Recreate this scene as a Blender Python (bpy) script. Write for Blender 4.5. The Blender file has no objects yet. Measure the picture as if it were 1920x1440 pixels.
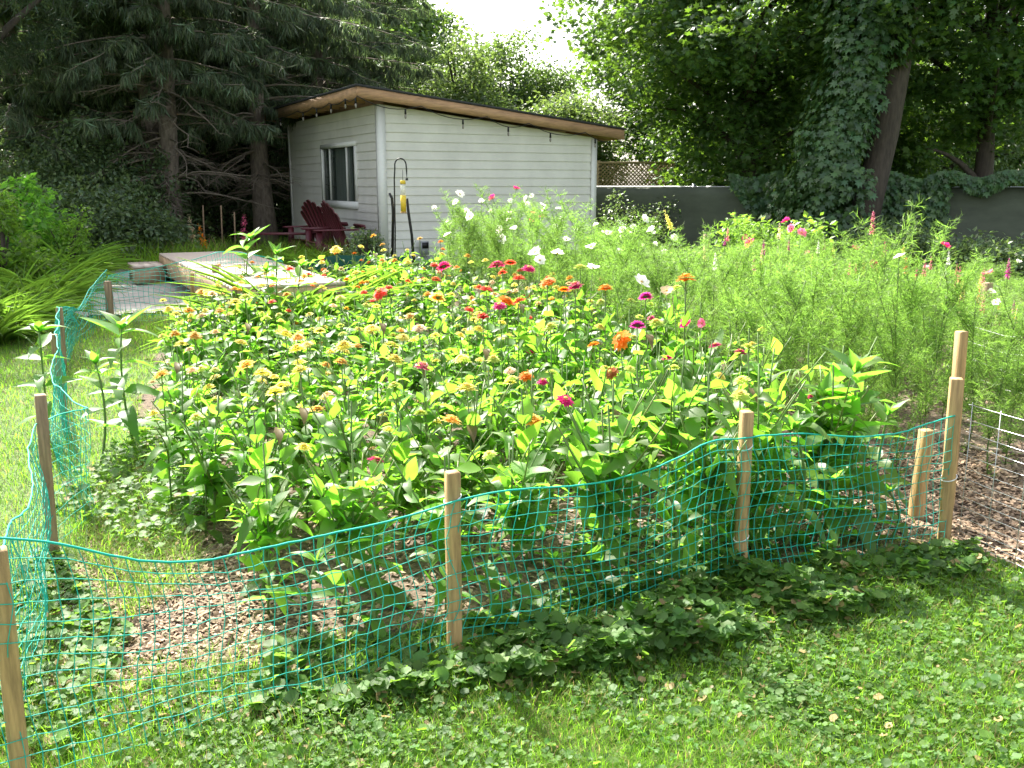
import bpy, math, random
import numpy as np
from mathutils import Vector, Matrix
R = math.radians
scn = bpy.context.scene
COL = scn.collection
rng = np.random.default_rng(11)
random.seed(5)

# ------------------------------------------------------------------ camera, sky, sun, exposure
CAMZ, TILT, FPX = 1.55, 11.9, 1780.0
cam = bpy.data.cameras.new("camera"); camo = bpy.data.objects.new("camera", cam); COL.objects.link(camo)
cam.sensor_width = 36; cam.lens = 36 * FPX / 1920; cam.clip_start = .05; cam.clip_end = 900
camo.location = (0, 0, CAMZ); camo.rotation_euler = (R(90 - TILT), 0, 0); scn.camera = camo
SUN_AZ, SUN_EL = -30.0, 45.0
w = bpy.data.worlds.new("World"); scn.world = w; w.use_nodes = True
nt = w.node_tree; bg = nt.nodes["Background"]; sky = nt.nodes.new("ShaderNodeTexSky")
sky.sky_type = 'NISHITA'; sky.sun_disc = False; sky.sun_elevation = R(SUN_EL); sky.sun_rotation = R(SUN_AZ)
sky.air_density = 1.3; sky.dust_density = 3.5; sky.ozone_density = 1.0
hs = nt.nodes.new("ShaderNodeHueSaturation"); hs.inputs["Saturation"].default_value = .45      # hazy summer sky
nt.links.new(sky.outputs[0], hs.inputs["Color"]); nt.links.new(hs.outputs[0], bg.inputs[0]); bg.inputs[1].default_value = .125
sl = bpy.data.lights.new("sun", 'SUN'); sl.energy = 5.0; sl.angle = R(.5); sl.color = (1, .95, .86)
so = bpy.data.objects.new("sun", sl); COL.objects.link(so); so.location = (0, 10, 30)
sv = Vector((math.sin(R(SUN_AZ)) * math.cos(R(SUN_EL)), math.cos(R(SUN_AZ)) * math.cos(R(SUN_EL)), math.sin(R(SUN_EL))))
so.rotation_euler = sv.to_track_quat('Z', 'Y').to_euler()
scn.view_settings.view_transform = 'Standard'; scn.view_settings.look = 'None'
scn.view_settings.exposure = 1.88; scn.view_settings.gamma = 1
scn.render.engine = 'CYCLES'
cy = scn.cycles
cy.max_bounces = 7; cy.diffuse_bounces = 3; cy.transmission_bounces = 5; cy.glossy_bounces = 2; cy.transparent_max_bounces = 6
cy.caustics_reflective = False; cy.caustics_refractive = False; cy.sample_clamp_indirect = 6
cy.use_denoising = True

# ------------------------------------------------------------------ geometry helpers
ct, st = math.cos(R(TILT)), math.sin(R(TILT))
def ray(px, py):
    a, b = (px - 960) / FPX, (720 - py) / FPX
    return np.array([a, ct + b * st, -st + b * ct])
def gz(x, y):
    t = np.clip((np.asarray(y, float) - 4) / 10, 0, 1); h = .42 * t * t * (3 - 2 * t)
    return h + .012 * np.sin(np.asarray(x) * 2.3 + 1) * np.sin(np.asarray(y) * 1.9) + .008 * np.sin(np.asarray(x) * 6.1 + 2 * np.sin(np.asarray(y) * 3)) * np.sin(np.asarray(y) * 7.3)
def at_z(px, py, z):
    d = ray(px, py); t = (z - CAMZ) / d[2]; return np.array([d[0] * t, d[1] * t, z])
def at_y(px, py, Y):
    d = ray(px, py); t = Y / d[1]; return np.array([d[0] * t, Y, CAMZ + d[2] * t])
def at_g(px, py):
    z = 0.
    for _ in range(12):
        p = at_z(px, py, z); z = float(gz(p[0], p[1]))
    return np.array([p[0], p[1], z])
def px_x(px, Y, z=.4):      # world x seen at image column px, for depth Y and height z
    D = Y * ct + (CAMZ - z) * st
    return (px - 960) / FPX * D

def nrm(a): return a / np.maximum(np.linalg.norm(a, axis=-1, keepdims=True), 1e-9)
class MB:
    def __init__(s): s.V = []; s.F = []; s.n = 0
    def add(s, V, F, mi=0):
        V = np.asarray(V, float).reshape(-1, 3)
        fs = F if isinstance(F, list) else [F]
        for f in fs:
            f = np.asarray(f, int)
            if f.size: s.F.append((f + s.n, mi))
        s.V.append(V); s.n += len(V); return s
    def box(s, c, size, rot=0, mi=0, bev=0):
        x, y, z = [v / 2 for v in size]
        V = np.array([[i, j, k] for i in (-x, x) for j in (-y, y) for k in (-z, z)])
        Rm = rot if isinstance(rot, np.ndarray) else rz(rot)
        return s.add(V @ Rm.T + np.array(c), np.array([[0, 1, 3, 2], [4, 6, 7, 5], [0, 4, 5, 1], [2, 3, 7, 6], [0, 2, 6, 4], [1, 5, 7, 3]]), mi)
    def tube(s, pts, rad, k=6, mi=0, cap=True):
        P = np.asarray(pts, float); n = len(P); rad = np.broadcast_to(np.asarray(rad, float), (n,))
        T = np.gradient(P, axis=0) if n > 2 else np.repeat((P[1:] - P[:1]), n, 0)
        T = nrm(T); ref = np.array([0, 0, 1.]) if abs(T[:, 2]).mean() < .8 else np.array([1., 0, 0])
        A = nrm(np.cross(T, ref)); B = np.cross(T, A)
        an = np.arange(k) * 2 * math.pi / k
        V = P[:, None] + rad[:, None, None] * (np.cos(an)[None, :, None] * A[:, None] + np.sin(an)[None, :, None] * B[:, None])
        i = np.arange(n - 1)[:, None] * k; j = np.arange(k)[None]; j2 = (j + 1) % k
        F = np.stack([i + j, i + j2, i + k + j2, i + k + j], -1).reshape(-1, 4)
        fl = [F]
        if cap: fl += [np.arange(k)[::-1][None], (np.arange(k) + (n - 1) * k)[None]]
        return s.add(V.reshape(-1, 3), fl, mi)
    def build(s, name, mats, parent=None, smooth=False):
        V = np.concatenate(s.V) if s.V else np.zeros((0, 3))
        me = bpy.data.meshes.new(name); me.vertices.add(len(V)); me.vertices.foreach_set("co", V.ravel())
        lv = np.concatenate([f.ravel() for f, _ in s.F]); lt = np.concatenate([np.full(len(f), f.shape[1]) for f, _ in s.F])
        mi = np.concatenate([np.full(len(f), m) for f, m in s.F]); ls = np.concatenate([[0], np.cumsum(lt)[:-1]])
        me.loops.add(len(lv)); me.loops.foreach_set("vertex_index", lv.astype(np.int32))
        me.polygons.add(len(lt)); me.polygons.foreach_set("loop_start", ls.astype(np.int32)); me.polygons.foreach_set("loop_total", lt.astype(np.int32))
        me.polygons.foreach_set("material_index", mi.astype(np.int32))
        if smooth: me.polygons.foreach_set("use_smooth", np.ones(len(lt), bool))
        me.update(calc_edges=True); me.validate()
        for m in (mats if isinstance(mats, (list, tuple)) else [mats]): me.materials.append(m)
        return link(name, me, parent)
def link(name, me, parent=None):
    o = bpy.data.objects.new(name, me); COL.objects.link(o)
    if parent: o.parent = parent
    return o
def rz(a): c, s = math.cos(a), math.sin(a); return np.array([[c, -s, 0], [s, c, 0], [0, 0, 1.]])
def rx(a): c, s = math.cos(a), math.sin(a); return np.array([[1, 0, 0], [0, c, -s], [0, s, c]])
def ry(a): c, s = math.cos(a), math.sin(a); return np.array([[c, 0, s], [0, 1, 0], [-s, 0, c]])
def tag(o, label=None, cat=None, group=None, kind=None):
    if label: o['label'] = label
    if cat: o['category'] = cat
    if group: o['group'] = group
    if kind: o['kind'] = kind
    return o
def thing(name, label, cat, loc=(0, 0, 0), rot=0, group=None, scale=1):
    o = link(name, None); o.location = loc; o.rotation_euler = (0, 0, rot)
    o.scale = (scale,) * 3; o.empty_display_size = .1
    return tag(o, label, cat, group)
def struct(name, mb, m, smooth=False): return tag(mb.build(name, m, smooth=smooth), kind='structure')
def dup(me_obj, parent=None):
    c = me_obj.copy(); COL.objects.link(c)
    if parent: c.parent = parent
    return c

# leaf templates: along +Y from the origin, normal +Z
def leaf_tpl(W=.4, n=4, fold=.2, droop=.3, wp=.8, wave=0., tipw=.0):
    t = np.linspace(0, 1, n + 1); w_ = W / 2 * np.sin(math.pi * np.clip(t, .0, 1) ** wp) + .003 + tipw * t * W / 2
    w_[0] = .012; w_[-1] = .003
    V = []
    for i, ti in enumerate(t):
        a = -droop * ti; y = ti * math.cos(a * .7); z = ti * math.sin(a)
        wv = wave * math.sin(ti * 9)
        V += [[-w_[i], y, z + fold * w_[i] + wv * w_[i]], [0, y, z], [w_[i], y, z + fold * w_[i] - wv * w_[i]]]
    F = [[3 * i + a, 3 * i + a + 1, 3 * i + a + 4, 3 * i + a + 3] for i in range(n) for a in (0, 1)]
    return np.array(V), np.array(F)
def card_tpl(W=.7, fold=.25):      # two-face leaf, diamond outline folded at the midrib
    return (np.array([[0, 0, 0], [W / 2, .45, fold * W / 2], [0, 1, -.08], [-W / 2, .45, fold * W / 2]]), np.array([[0, 1, 2], [0, 2, 3]]))
def star_tpl():                    # five-pointed vine / maple leaf
    a = np.radians([90, 62, 38, 12, -8, -50, -90, -130, -172, 168, 142, 118]); r = np.array([.62, .3, .55, .28, .48, .22, .34, .22, .48, .28, .55, .3])
    V = np.c_[r * np.cos(a), r * np.sin(a) + .34, -.12 * r ** 2]
    V = np.r_[V, [[0, .34, .05]]]
    return V, np.array([[i, (i + 1) % 12, 12] for i in range(12)])
def placed(tpl, P, D, U, S, S2=None):
    V, F = tpl; P = np.asarray(P, float); k = len(P); D = nrm(np.asarray(D, float)); X = nrm(np.cross(D, U)); Z = np.cross(X, D)
    S = np.broadcast_to(np.asarray(S, float), (k,)); S2 = S if S2 is None else np.broadcast_to(S2, (k,))
    W = P[:, None] + (V[None, :, 0:1] * S2[:, None, None]) * X[:, None] + (V[None, :, 1:2] * S[:, None, None]) * D[:, None] + (V[None, :, 2:3] * S[:, None, None]) * Z[:, None]
    Fo = (F[None] + (np.arange(k) * len(V))[:, None, None]).reshape(-1, F.shape[1])
    return W.reshape(-1, 3), Fo
def rdir(n, g=None):
    g = g or rng; return nrm(g.normal(size=(n, 3)))

# ------------------------------------------------------------------ materials
def mat(name):
    m = bpy.data.materials.new(name); m.use_nodes = True; nt = m.node_tree
    return m, nt, nt.nodes["Principled BSDF"], nt.nodes["Material Output"]
def nd(nt, t, **k):
    n = nt.nodes.new(t)
    for a, b in k.items(): setattr(n, a, b)
    return n
def mulcol(nt, col, fac_out):      # colour times a scalar
    c = nd(nt, "ShaderNodeVectorMath", operation='SCALE'); c.inputs[0].default_value = col[:3]; nt.links.new(fac_out, c.inputs[3]); return c.outputs[0]
def leafmat(name, col, tcol, trans=.5, rough=.45, var=.35, col2=None, spec=.5, dead=0):
    m, nt, p, out = mat(name); L = nt.links
    geo = nd(nt, "ShaderNodeNewGeometry"); oi = nd(nt, "ShaderNodeObjectInfo")
    mr = nd(nt, "ShaderNodeMapRange"); mr.inputs[3].default_value = 1 - var; mr.inputs[4].default_value = 1 + var; L.new(geo.outputs["Random Per Island"], mr.inputs[0])
    mo = nd(nt, "ShaderNodeMapRange"); mo.inputs[3].default_value = .85; mo.inputs[4].default_value = 1.15; L.new(oi.outputs["Random"], mo.inputs[0])
    mu = nd(nt, "ShaderNodeMath", operation='MULTIPLY'); L.new(mr.outputs[0], mu.inputs[0]); L.new(mo.outputs[0], mu.inputs[1])
    def tint(c, c2):
        mx = nd(nt, "ShaderNodeMix", data_type='RGBA'); mx.inputs[6].default_value = (*c, 1); mx.inputs[7].default_value = (*c2, 1)
        r2 = nd(nt, "ShaderNodeMath", operation='FRACT'); r3 = nd(nt, "ShaderNodeMath", operation='MULTIPLY'); r3.inputs[1].default_value = 7.13
        L.new(geo.outputs["Random Per Island"], r3.inputs[0]); L.new(r3.outputs[0], r2.inputs[0]); L.new(r2.outputs[0], mx.inputs[0])
        res = mx.outputs[2]
        if dead:
            r4 = nd(nt, "ShaderNodeMath", operation='MULTIPLY'); r4.inputs[1].default_value = 31.7; L.new(geo.outputs["Random Per Island"], r4.inputs[0])
            r5 = nd(nt, "ShaderNodeMath", operation='FRACT'); L.new(r4.outputs[0], r5.inputs[0]); r6 = nd(nt, "ShaderNodeMath", operation='LESS_THAN'); r6.inputs[1].default_value = dead; L.new(r5.outputs[0], r6.inputs[0])
            m3 = nd(nt, "ShaderNodeMix", data_type='RGBA'); L.new(r6.outputs[0], m3.inputs[0]); L.new(res, m3.inputs[6]); m3.inputs[7].default_value = (.34, .25, .11, 1); res = m3.outputs[2]
        sc = nd(nt, "ShaderNodeVectorMath", operation='SCALE'); L.new(res, sc.inputs[0]); L.new(mu.outputs[0], sc.inputs[3]); return sc.outputs[0]
    c2 = col2 or (col[0] * 1.5, col[1] * 1.15, col[2] * .8)
    t2 = tuple(min(1, a * b) for a, b in zip(tcol, (1.15, 1.03, .85)))
    L.new(tint(col, c2), p.inputs["Base Color"]); p.inputs["Roughness"].default_value = rough; p.inputs["Specular IOR Level"].default_value = spec
    tr = nd(nt, "ShaderNodeBsdfTranslucent"); L.new(tint(tcol, t2), tr.inputs[0])
    mx = nd(nt, "ShaderNodeMixShader"); mx.inputs[0].default_value = trans
    L.new(p.outputs[0], mx.inputs[1]); L.new(tr.outputs[0], mx.inputs[2]); L.new(mx.outputs[0], out.inputs[0])
    return m
def plain(name, col, rough=.6, metal=0, noise=.0, scale=20, bump=0, spec=.5, col2=None, stretch=None, coord="Object"):
    m, nt, p, out = mat(name); L = nt.links
    p.inputs["Base Color"].default_value = (*col, 1); p.inputs["Roughness"].default_value = rough; p.inputs["Metallic"].default_value = metal
    p.inputs["Specular IOR Level"].default_value = spec
    if noise or col2 or bump:
        tc = nd(nt, "ShaderNodeTexCoord"); mp = nd(nt, "ShaderNodeMapping"); L.new(tc.outputs[coord], mp.inputs[0])
        if stretch: mp.inputs["Scale"].default_value = stretch
        nz = nd(nt, "ShaderNodeTexNoise"); nz.inputs["Scale"].default_value = scale; nz.inputs["Detail"].default_value = 6; nz.inputs["Roughness"].default_value = .65; L.new(mp.outputs[0], nz.inputs[0])
        mx = nd(nt, "ShaderNodeMix", data_type='RGBA'); c2 = col2 or tuple(c * (1 - noise) for c in col)
        rp = nd(nt, "ShaderNodeValToRGB"); rp.color_ramp.elements[0].position = .35; rp.color_ramp.elements[1].position = .65; L.new(nz.outputs[0], rp.inputs[0])
        mx.inputs[6].default_value = (*c2, 1); mx.inputs[7].default_value = (*col, 1); L.new(rp.outputs[0], mx.inputs[0]); L.new(mx.outputs[2], p.inputs["Base Color"])
        if bump:
            b = nd(nt, "ShaderNodeBump"); b.inputs["Strength"].default_value = bump; b.inputs["Distance"].default_value = .02; L.new(nz.outputs[0], b.inputs["Height"]); L.new(b.outputs[0], p.inputs["Normal"])
    return m
M = {}
M['zin'] = leafmat("zinnia_leaf", (.075, .165, .035), (.26, .62, .05), .58, .48, .45, spec=.4, dead=.025)
M['zstem'] = leafmat("zinnia_stem", (.12, .2, .06), (.2, .35, .05), .2, .5, .2)
M['big'] = leafmat("broad_leaf", (.07, .15, .035), (.24, .60, .05), .54, .45, .25)
M['cos'] = leafmat("feathery_leaf", (.11, .21, .05), (.26, .50, .08), .5, .55, .45)
M['grass'] = leafmat("grass_blade", (.10, .20, .02), (.26, .56, .03), .55, .55, .4, spec=.35, dead=.14)
M['ivy'] = leafmat("creeper_leaf", (.06, .14, .035), (.22, .44, .05), .45, .55, .4, spec=.3, dead=.03)
M['lily'] = leafmat("strap_leaf", (.10, .20, .03), (.25, .50, .05), .5, .45, .35)
M['spruce'] = leafmat("spruce_needles", (.10, .165, .09), (.20, .33, .10), .30, .6, .5, col2=(.13, .14, .08))
M['pine'] = leafmat("pine_needles", (.04, .08, .045), (.10, .16, .05), .30, .55, .4)
M['shrub'] = leafmat("shrub_leaf", (.08, .14, .075), (.17, .28, .07), .38, .45, .4)
M['maple'] = leafmat("maple_leaf", (.055, .12, .045), (.17, .33, .03), .38, .45, .4)
M['vine'] = leafmat("vine_leaf", (.05, .115, .05), (.15, .29, .03), .35, .35, .4)
M['far'] = leafmat("distant_leaf", (.06, .115, .05), (.17, .30, .05), .42, .5, .4)
M['farl'] = leafmat("light_distant_leaf", (.09, .15, .06), (.20, .32, .07), .42, .5, .35)
def petal(name, c, t=None): return leafmat(name, c, t or tuple(min(1, x * 1.35) for x in c), .5, .6, .15, col2=tuple(min(1, x * 1.08) for x in c), spec=.2)
PET = {
 'pale yellow': petal("petal_pale_yellow", (.80, .70, .20)), 'peach': petal("petal_peach", (.80, .50, .14)), 'cream pink': petal("petal_cream_pink", (.80, .60, .42)),
 'golden': petal("petal_golden", (.75, .45, .06)), 'orange': petal("petal_orange", (.85, .26, .02)), 'coral': petal("petal_coral", (.75, .12, .07)),
 'magenta': petal("petal_magenta", (.55, .03, .18)), 'red': petal("petal_red", (.62, .02, .03)), 'purple': petal("petal_purple", (.42, .04, .26)),
 'lime': petal("petal_lime", (.55, .66, .16)), 'white': petal("petal_white", (.82, .80, .76)), 'pink': petal("petal_pink", (.75, .18, .32)), 'rust': petal("petal_rust", (.45, .16, .04))}
M['eye'] = plain("flower_eye", (.55, .33, .03), .8, noise=.5, scale=300)
M['stake'] = plain("stake_wood", (.52, .33, .14), .75, noise=.5, scale=9, bump=.25, stretch=(6, 6, .5))
M['stakeold'] = plain("weathered_stake_wood", (.36, .24, .14), .8, noise=.5, scale=9, bump=.3, stretch=(6, 6, .5))
M['net'] = plain("green_plastic", (.015, .40, .30), .55, spec=.25)
M['tie'] = plain("white_plastic", (.75, .74, .72), .4)
M['wire'] = plain("galvanised_wire", (.48, .49, .50), .38, metal=.6)
M['bark'] = plain("spruce_bark", (.24, .19, .15), .9, noise=.55, scale=7, bump=.9, stretch=(3, 3, 1))
M['bark2'] = plain("dark_bark", (.085, .065, .05), .9, noise=.5, scale=7, bump=.9, stretch=(3, 3, .7))
M['twig'] = plain("dead_twig", (.26, .21, .16), .9, noise=.3, scale=30)
M['siding'] = plain("vinyl_siding", (.68, .655, .585), .45, noise=.16, scale=1.6, spec=.4)
M['trim'] = plain("white_trim", (.68, .67, .62), .4, noise=.05, scale=5)
M['fascia'] = plain("cedar_fascia", (.50, .29, .15), .7, noise=.4, scale=5, bump=.15, stretch=(1, 1, 6))
M['roof'] = plain("roofing_felt", (.035, .035, .035), .85, noise=.4, scale=60, bump=.3)
M['black'] = plain("black_metal", (.015, .015, .015), .4, metal=.4)
M['redwood'] = plain("maroon_paint", (.105, .014, .022), .5, noise=.3, scale=14)
M['deck'] = plain("deck_boards", (.58, .47, .38), .7, noise=.22, scale=5, bump=.15, stretch=(1, 8, 1))
M['decks'] = plain("deck_skirt", (.50, .34, .20), .7, noise=.25, scale=5, bump=.15)
M['screen'] = plain("privacy_screen", (.095, .108, .075), .75, noise=.32, scale=1.6, bump=.2, stretch=(1, 1, 2.5))
M['curtain'] = plain("curtain", (.33, .36, .31), .9, noise=.35, scale=8, stretch=(12, 12, .2))
M['grey'] = plain("grey_plastic", (.30, .31, .31), .5)
M['lattice'] = plain("lattice_wood", (.34, .25, .12), .8, noise=.2)
M['yellow'] = plain("yellow_plastic", (.72, .50, .03), .4)
m, nt_, p_, o_ = mat("window_glass"); p_.inputs["Base Color"].default_value = (.05, .07, .06, 1); p_.inputs["Roughness"].default_value = .05; p_.inputs["Alpha"].default_value = .55; M['glass'] = m
m, nt_, p_, o_ = mat("clear_tube"); p_.inputs["Base Color"].default_value = (.75, .75, .65, 1); p_.inputs["Roughness"].default_value = .2; p_.inputs["Alpha"].default_value = .7; M['tube'] = m
M['bulb'] = plain("bulb_glass", (.22, .20, .17), .15)
M['chip'] = leafmat("wood_chip", (.21, .135, .085), (.1, .06, .03), .05, .85, .6, col2=(.33, .25, .18), spec=.2)
M['mulch'] = plain("mulch", (.20, .14, .095), .95, col2=(.06, .042, .03), scale=45, bump=.8)
def ground_mat():
    m, nt, p, out = mat("lawn_soil"); L = nt.links; tc = nd(nt, "ShaderNodeTexCoord")
    n1 = nd(nt, "ShaderNodeTexNoise"); n1.inputs["Scale"].default_value = 1.3; n1.inputs["Detail"].default_value = 5; L.new(tc.outputs["Object"], n1.inputs[0])
    n2 = nd(nt, "ShaderNodeTexNoise"); n2.inputs["Scale"].default_value = 60; n2.inputs["Detail"].default_value = 4; L.new(tc.outputs["Object"], n2.inputs[0])
    mx = nd(nt, "ShaderNodeMix", data_type='RGBA'); mx.inputs[6].default_value = (.07, .13, .025, 1); mx.inputs[7].default_value = (.13, .20, .04, 1); L.new(n1.outputs[0], mx.inputs[0])
    m2 = nd(nt, "ShaderNodeMix", data_type='RGBA', blend_type='MULTIPLY'); m2.inputs[0].default_value = .8; L.new(mx.outputs[2], m2.inputs[6])
    rp = nd(nt, "ShaderNodeValToRGB"); rp.color_ramp.elements[0].position = .38; rp.color_ramp.elements[0].color = (.3, .3, .25, 1); rp.color_ramp.elements[1].position = .62; L.new(n2.outputs[0], rp.inputs[0]); L.new(rp.outputs[0], m2.inputs[7])
    L.new(m2.outputs[2], p.inputs["Base Color"]); p.inputs["Roughness"].default_value = .9
    b = nd(nt, "ShaderNodeBump"); b.inputs["Strength"].default_value = .8; b.inputs["Distance"].default_value = .03; L.new(n2.outputs[0], b.inputs["Height"]); L.new(b.outputs[0], p.inputs["Normal"])
    return m
M['lawn'] = ground_mat()
def paver_mat():
    m, nt, p, out = mat("concrete_pavers"); L = nt.links; tc = nd(nt, "ShaderNodeTexCoord"); mp = nd(nt, "ShaderNodeMapping"); mp.inputs["Rotation"].default_value = (0, 0, R(27)); L.new(tc.outputs["Object"], mp.inputs[0])
    br = nd(nt, "ShaderNodeTexBrick"); br.inputs["Scale"].default_value = 1; br.inputs["Brick Width"].default_value = .6; br.inputs["Row Height"].default_value = .6; br.inputs["Mortar Size"].default_value = .012; br.offset = 0
    br.inputs["Color1"].default_value = (.52, .49, .43, 1); br.inputs["Color2"].default_value = (.44, .41, .36, 1); br.inputs["Mortar"].default_value = (.12, .13, .07, 1); L.new(mp.outputs[0], br.inputs[0])
    nz = nd(nt, "ShaderNodeTexNoise"); nz.inputs["Scale"].default_value = 9; nz.inputs["Detail"].default_value = 8; L.new(tc.outputs["Object"], nz.inputs[0])
    mx = nd(nt, "ShaderNodeMix", data_type='RGBA', blend_type='MULTIPLY'); mx.inputs[0].default_value = .45; L.new(br.outputs[0], mx.inputs[6]); L.new(nz.outputs[0], mx.inputs[7]); L.new(mx.outputs[2], p.inputs["Base Color"]); p.inputs["Roughness"].default_value = .85
    return m
M['paver'] = paver_mat()

# ------------------------------------------------------------------ the setting: ground, mulch, patio
def sheet(xs, ys, off=0, keep=None):
    X, Y = np.meshgrid(xs, ys, indexing='ij'); Z = gz(X, Y) + off
    V = np.stack([X, Y, Z], -1).reshape(-1, 3); nx, ny = len(xs), len(ys)
    i = np.arange(nx - 1)[:, None] * ny + np.arange(ny - 1)[None]; F = np.stack([i, i + ny, i + ny + 1, i + 1], -1).reshape(-1, 4)
    if keep is not None:
        c = V[F].mean(1); F = F[keep(c[:, 0], c[:, 1])]
    return MB().add(V, F)
def stretchy(a, b, d, far): 
    core = np.arange(a, b + d / 2, d); e = np.geomspace(d, far, 18); return np.r_[(a - np.cumsum(e))[::-1], core, b + np.cumsum(e)]
struct('lawn', sheet(stretchy(-9, 9, .10, 90), stretchy(-2, 17, .10, 90)), M['lawn'], True)
def inpoly(x, y, poly):
    x = np.asarray(x); y = np.asarray(y); r = np.zeros(x.shape, bool); n = len(poly)
    for i in range(n):
        (x1, y1), (x2, y2) = poly[i], poly[(i + 1) % n]
        c = ((y1 > y) != (y2 > y)) & (x < (x2 - x1) * (y - y1) / (y2 - y1 + 1e-12) + x1); r ^= c
    return r
def jag(x, y): return x + .12 * np.sin(y * 5.1) + .07 * np.sin(y * 13 + x * 4), y + .10 * np.sin(x * 6.3) + .05 * np.sin(x * 17)
GARDEN = [(-1.30, 2.62), (-.55, 2.9), (.1, 3.15), (1.0, 3.3), (1.9, 3.75), (2.7, 3.3), (5.0, 3.0), (6.0, 10.5), (-1.2, 12.2), (-3.4, 9.6), (-2.45, 6.2), (-1.75, 4.2)]
struct('mulch_bed', sheet(np.arange(-4, 6.6, .08), np.arange(2.4, 12.6, .08), .010, lambda x, y: inpoly(*jag(x, y), GARDEN)), M['mulch'], True)
# shed frame: origin at the near corner of the shed, u along the long wall, v along the window wall
SA = R(27.3); SU = np.array([math.cos(SA), math.sin(SA)]); SVv = np.array([-math.sin(SA), math.cos(SA)]); SC = np.array([px_x(714, 14.0, 1.5), 14.0])
def sh(u, v, z): p = SC + u * SU + v * SVv; return (p[0], p[1], z)
ROTS = rz(SA)
pat = [at_g(*q)[:2] for q in ((120, 600), (375, 588), (470, 560), (400, 500), (255, 503), (160, 520))]
pat = [tuple(q) for q in pat]
struct('patio', sheet(np.arange(-7.5, -1.5, .1), np.arange(8.0, 15, .1), .03, lambda x, y: inpoly(x, y, pat)), M['paver'], False)

# ------------------------------------------------------------------ shed
SL, SW = 3.62, 5.0         # long wall, window wall
FL = .50                    # floor height
def ztop(u): return 2.66 + (2.27 - 2.66) * u / SL
shed = thing('garden_shed', 'white clapboard garden shed with sloping flat roof and cedar fascia behind the flower beds', 'shed', (*SC, 0), SA)
def clip(poly, f):          # keep the part of a polygon where f(p) <= 0
    out = []
    for i in range(len(poly)):
        a, b = poly[i], poly[(i + 1) % len(poly)]; fa, fb = f(a), f(b)
        if fa <= 0: out.append(a)
        if (fa < 0 < fb) or (fb < 0 < fa):
            t = fa / (fa - fb); out.append(tuple(a[k] + t * (b[k] - a[k]) for k in range(3)))
    return out
CO = .127
def siding(mb, length, top, place, holes=()):
    z = FL; 
    while z < 2.7:
        segs = [(0, length)]
        for (a, b, z0, z1) in holes:
            if z + CO > z0 and z < z1:
                segs = [(0, a), (b, length)]
        for a, b in segs:
            for quad in ([(a, z, .016), (b, z, .016), (b, z + CO, .002), (a, z + CO, .002)], [(a, z, .002), (b, z, .002), (b, z, .016), (a, z, .016)]):
                q = clip(quad, lambda p: p[1] - top(p[0]))
                if len(q) >= 3: mb.add(np.array([place(*p) for p in q]), np.arange(len(q))[None])
        z += CO
WU0, WU1, WZ0, WZ1 = 1.07, 2.80, 1.27, 2.13   # window on the v wall
def placeA(a, z, d): return (a, -d, z)          # long wall, outside is -v
def placeB(a, z, d): return (-d, a, z)          # window wall, outside is -u
mb = MB(); siding(mb, SL, ztop, placeA); 
q = [(0, 0, 0), (SL, 0, 0), (SL, 0, ztop(SL)), (0, 0, ztop(0))]
mb.add(q, np.array([[0, 1, 2, 3]])); mb.build('wall', M['siding'], shed)['label'] = 'long windowless clapboard wall'
mb = MB(); siding(mb, SW, lambda a: 2.66, placeB, [(WU0 - .06, WU1 + .06, WZ0 - .08, WZ1 + .06)])
for a, b, z0, z1 in ((0, WU0, .0, 2.66), (WU1, SW, .0, 2.66), (WU0, WU1, .0, WZ0), (WU0, WU1, WZ1, 2.66)):
    mb.add([(0, a, z0), (0, b, z0), (0, b, z1), (0, a, z1)], np.array([[0, 1, 2, 3]]))
mb.build('wall', M['siding'], shed)['label'] = 'shorter clapboard wall with the window'
mb = MB(); mb.add([(SL, 0, 0), (SL, SW, 0), (SL, SW, ztop(SL)), (SL, 0, ztop(SL))], np.array([[0, 1, 2, 3]]))
mb.add([(0, SW, 0), (SL, SW, 0), (SL, SW, ztop(SL)), (0, SW, ztop(0))], np.array([[0, 1, 2, 3]]))
mb.add([(0, 0, .3), (SL, 0, .3), (SL, SW, .3), (0, SW, .3)], np.array([[0, 1, 2, 3]])); mb.build('back_wall', M['siding'], shed)
def boxl(x0, x1, y0, y1, z0, z1): return MB().box(((x0 + x1) / 2, (y0 + y1) / 2, (z0 + z1) / 2), (x1 - x0, y1 - y0, z1 - z0))
for x0, x1, y0, y1, zt in ((-.030, .085, -.030, -.0175, 2.64), (-.030, -.0175, -.0172, .085, 2.64), (SL - .07, SL + .03, -.030, -.0175, 2.25), (-.030, -.0175, SW - .08, SW + .03, 2.64)):
    boxl(x0, x1, y0, y1, .3, zt).build('corner_board', M['trim'], shed)
boxl(.09, SL - .075, -.028, -.003, .22, .495).build('skirting', M['grey'], shed)
wn = MB()
for a, b, z0, z1 in ((WU0 - .06, WU1 + .06, WZ1 - .01, WZ1 + .06), (WU0 - .06, WU1 + .06, WZ0 - .1, WZ0 + .01), (WU0 - .06, WU0 + .01, WZ0 + .012, WZ1 - .012), (WU1 - .01, WU1 + .06, WZ0 + .012, WZ1 - .012)):
    wn.box((-.015, (a + b) / 2, (z0 + z1) / 2), (.05, b - a, z1 - z0))
win = wn.build('window', M['trim'], shed)
for a in (1.51, 2.41): MB().box((-.012, a, (WZ0 + WZ1) / 2), (.03, .034, WZ1 - WZ0 - .03)).build('mullion', M['trim'], win)
MB().add([(.002, WU0, WZ0), (.002, WU1, WZ0), (.002, WU1, WZ1), (.002, WU0, WZ1)], np.array([[0, 1, 2, 3]])).build('glass_pane', M['glass'], win)
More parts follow.
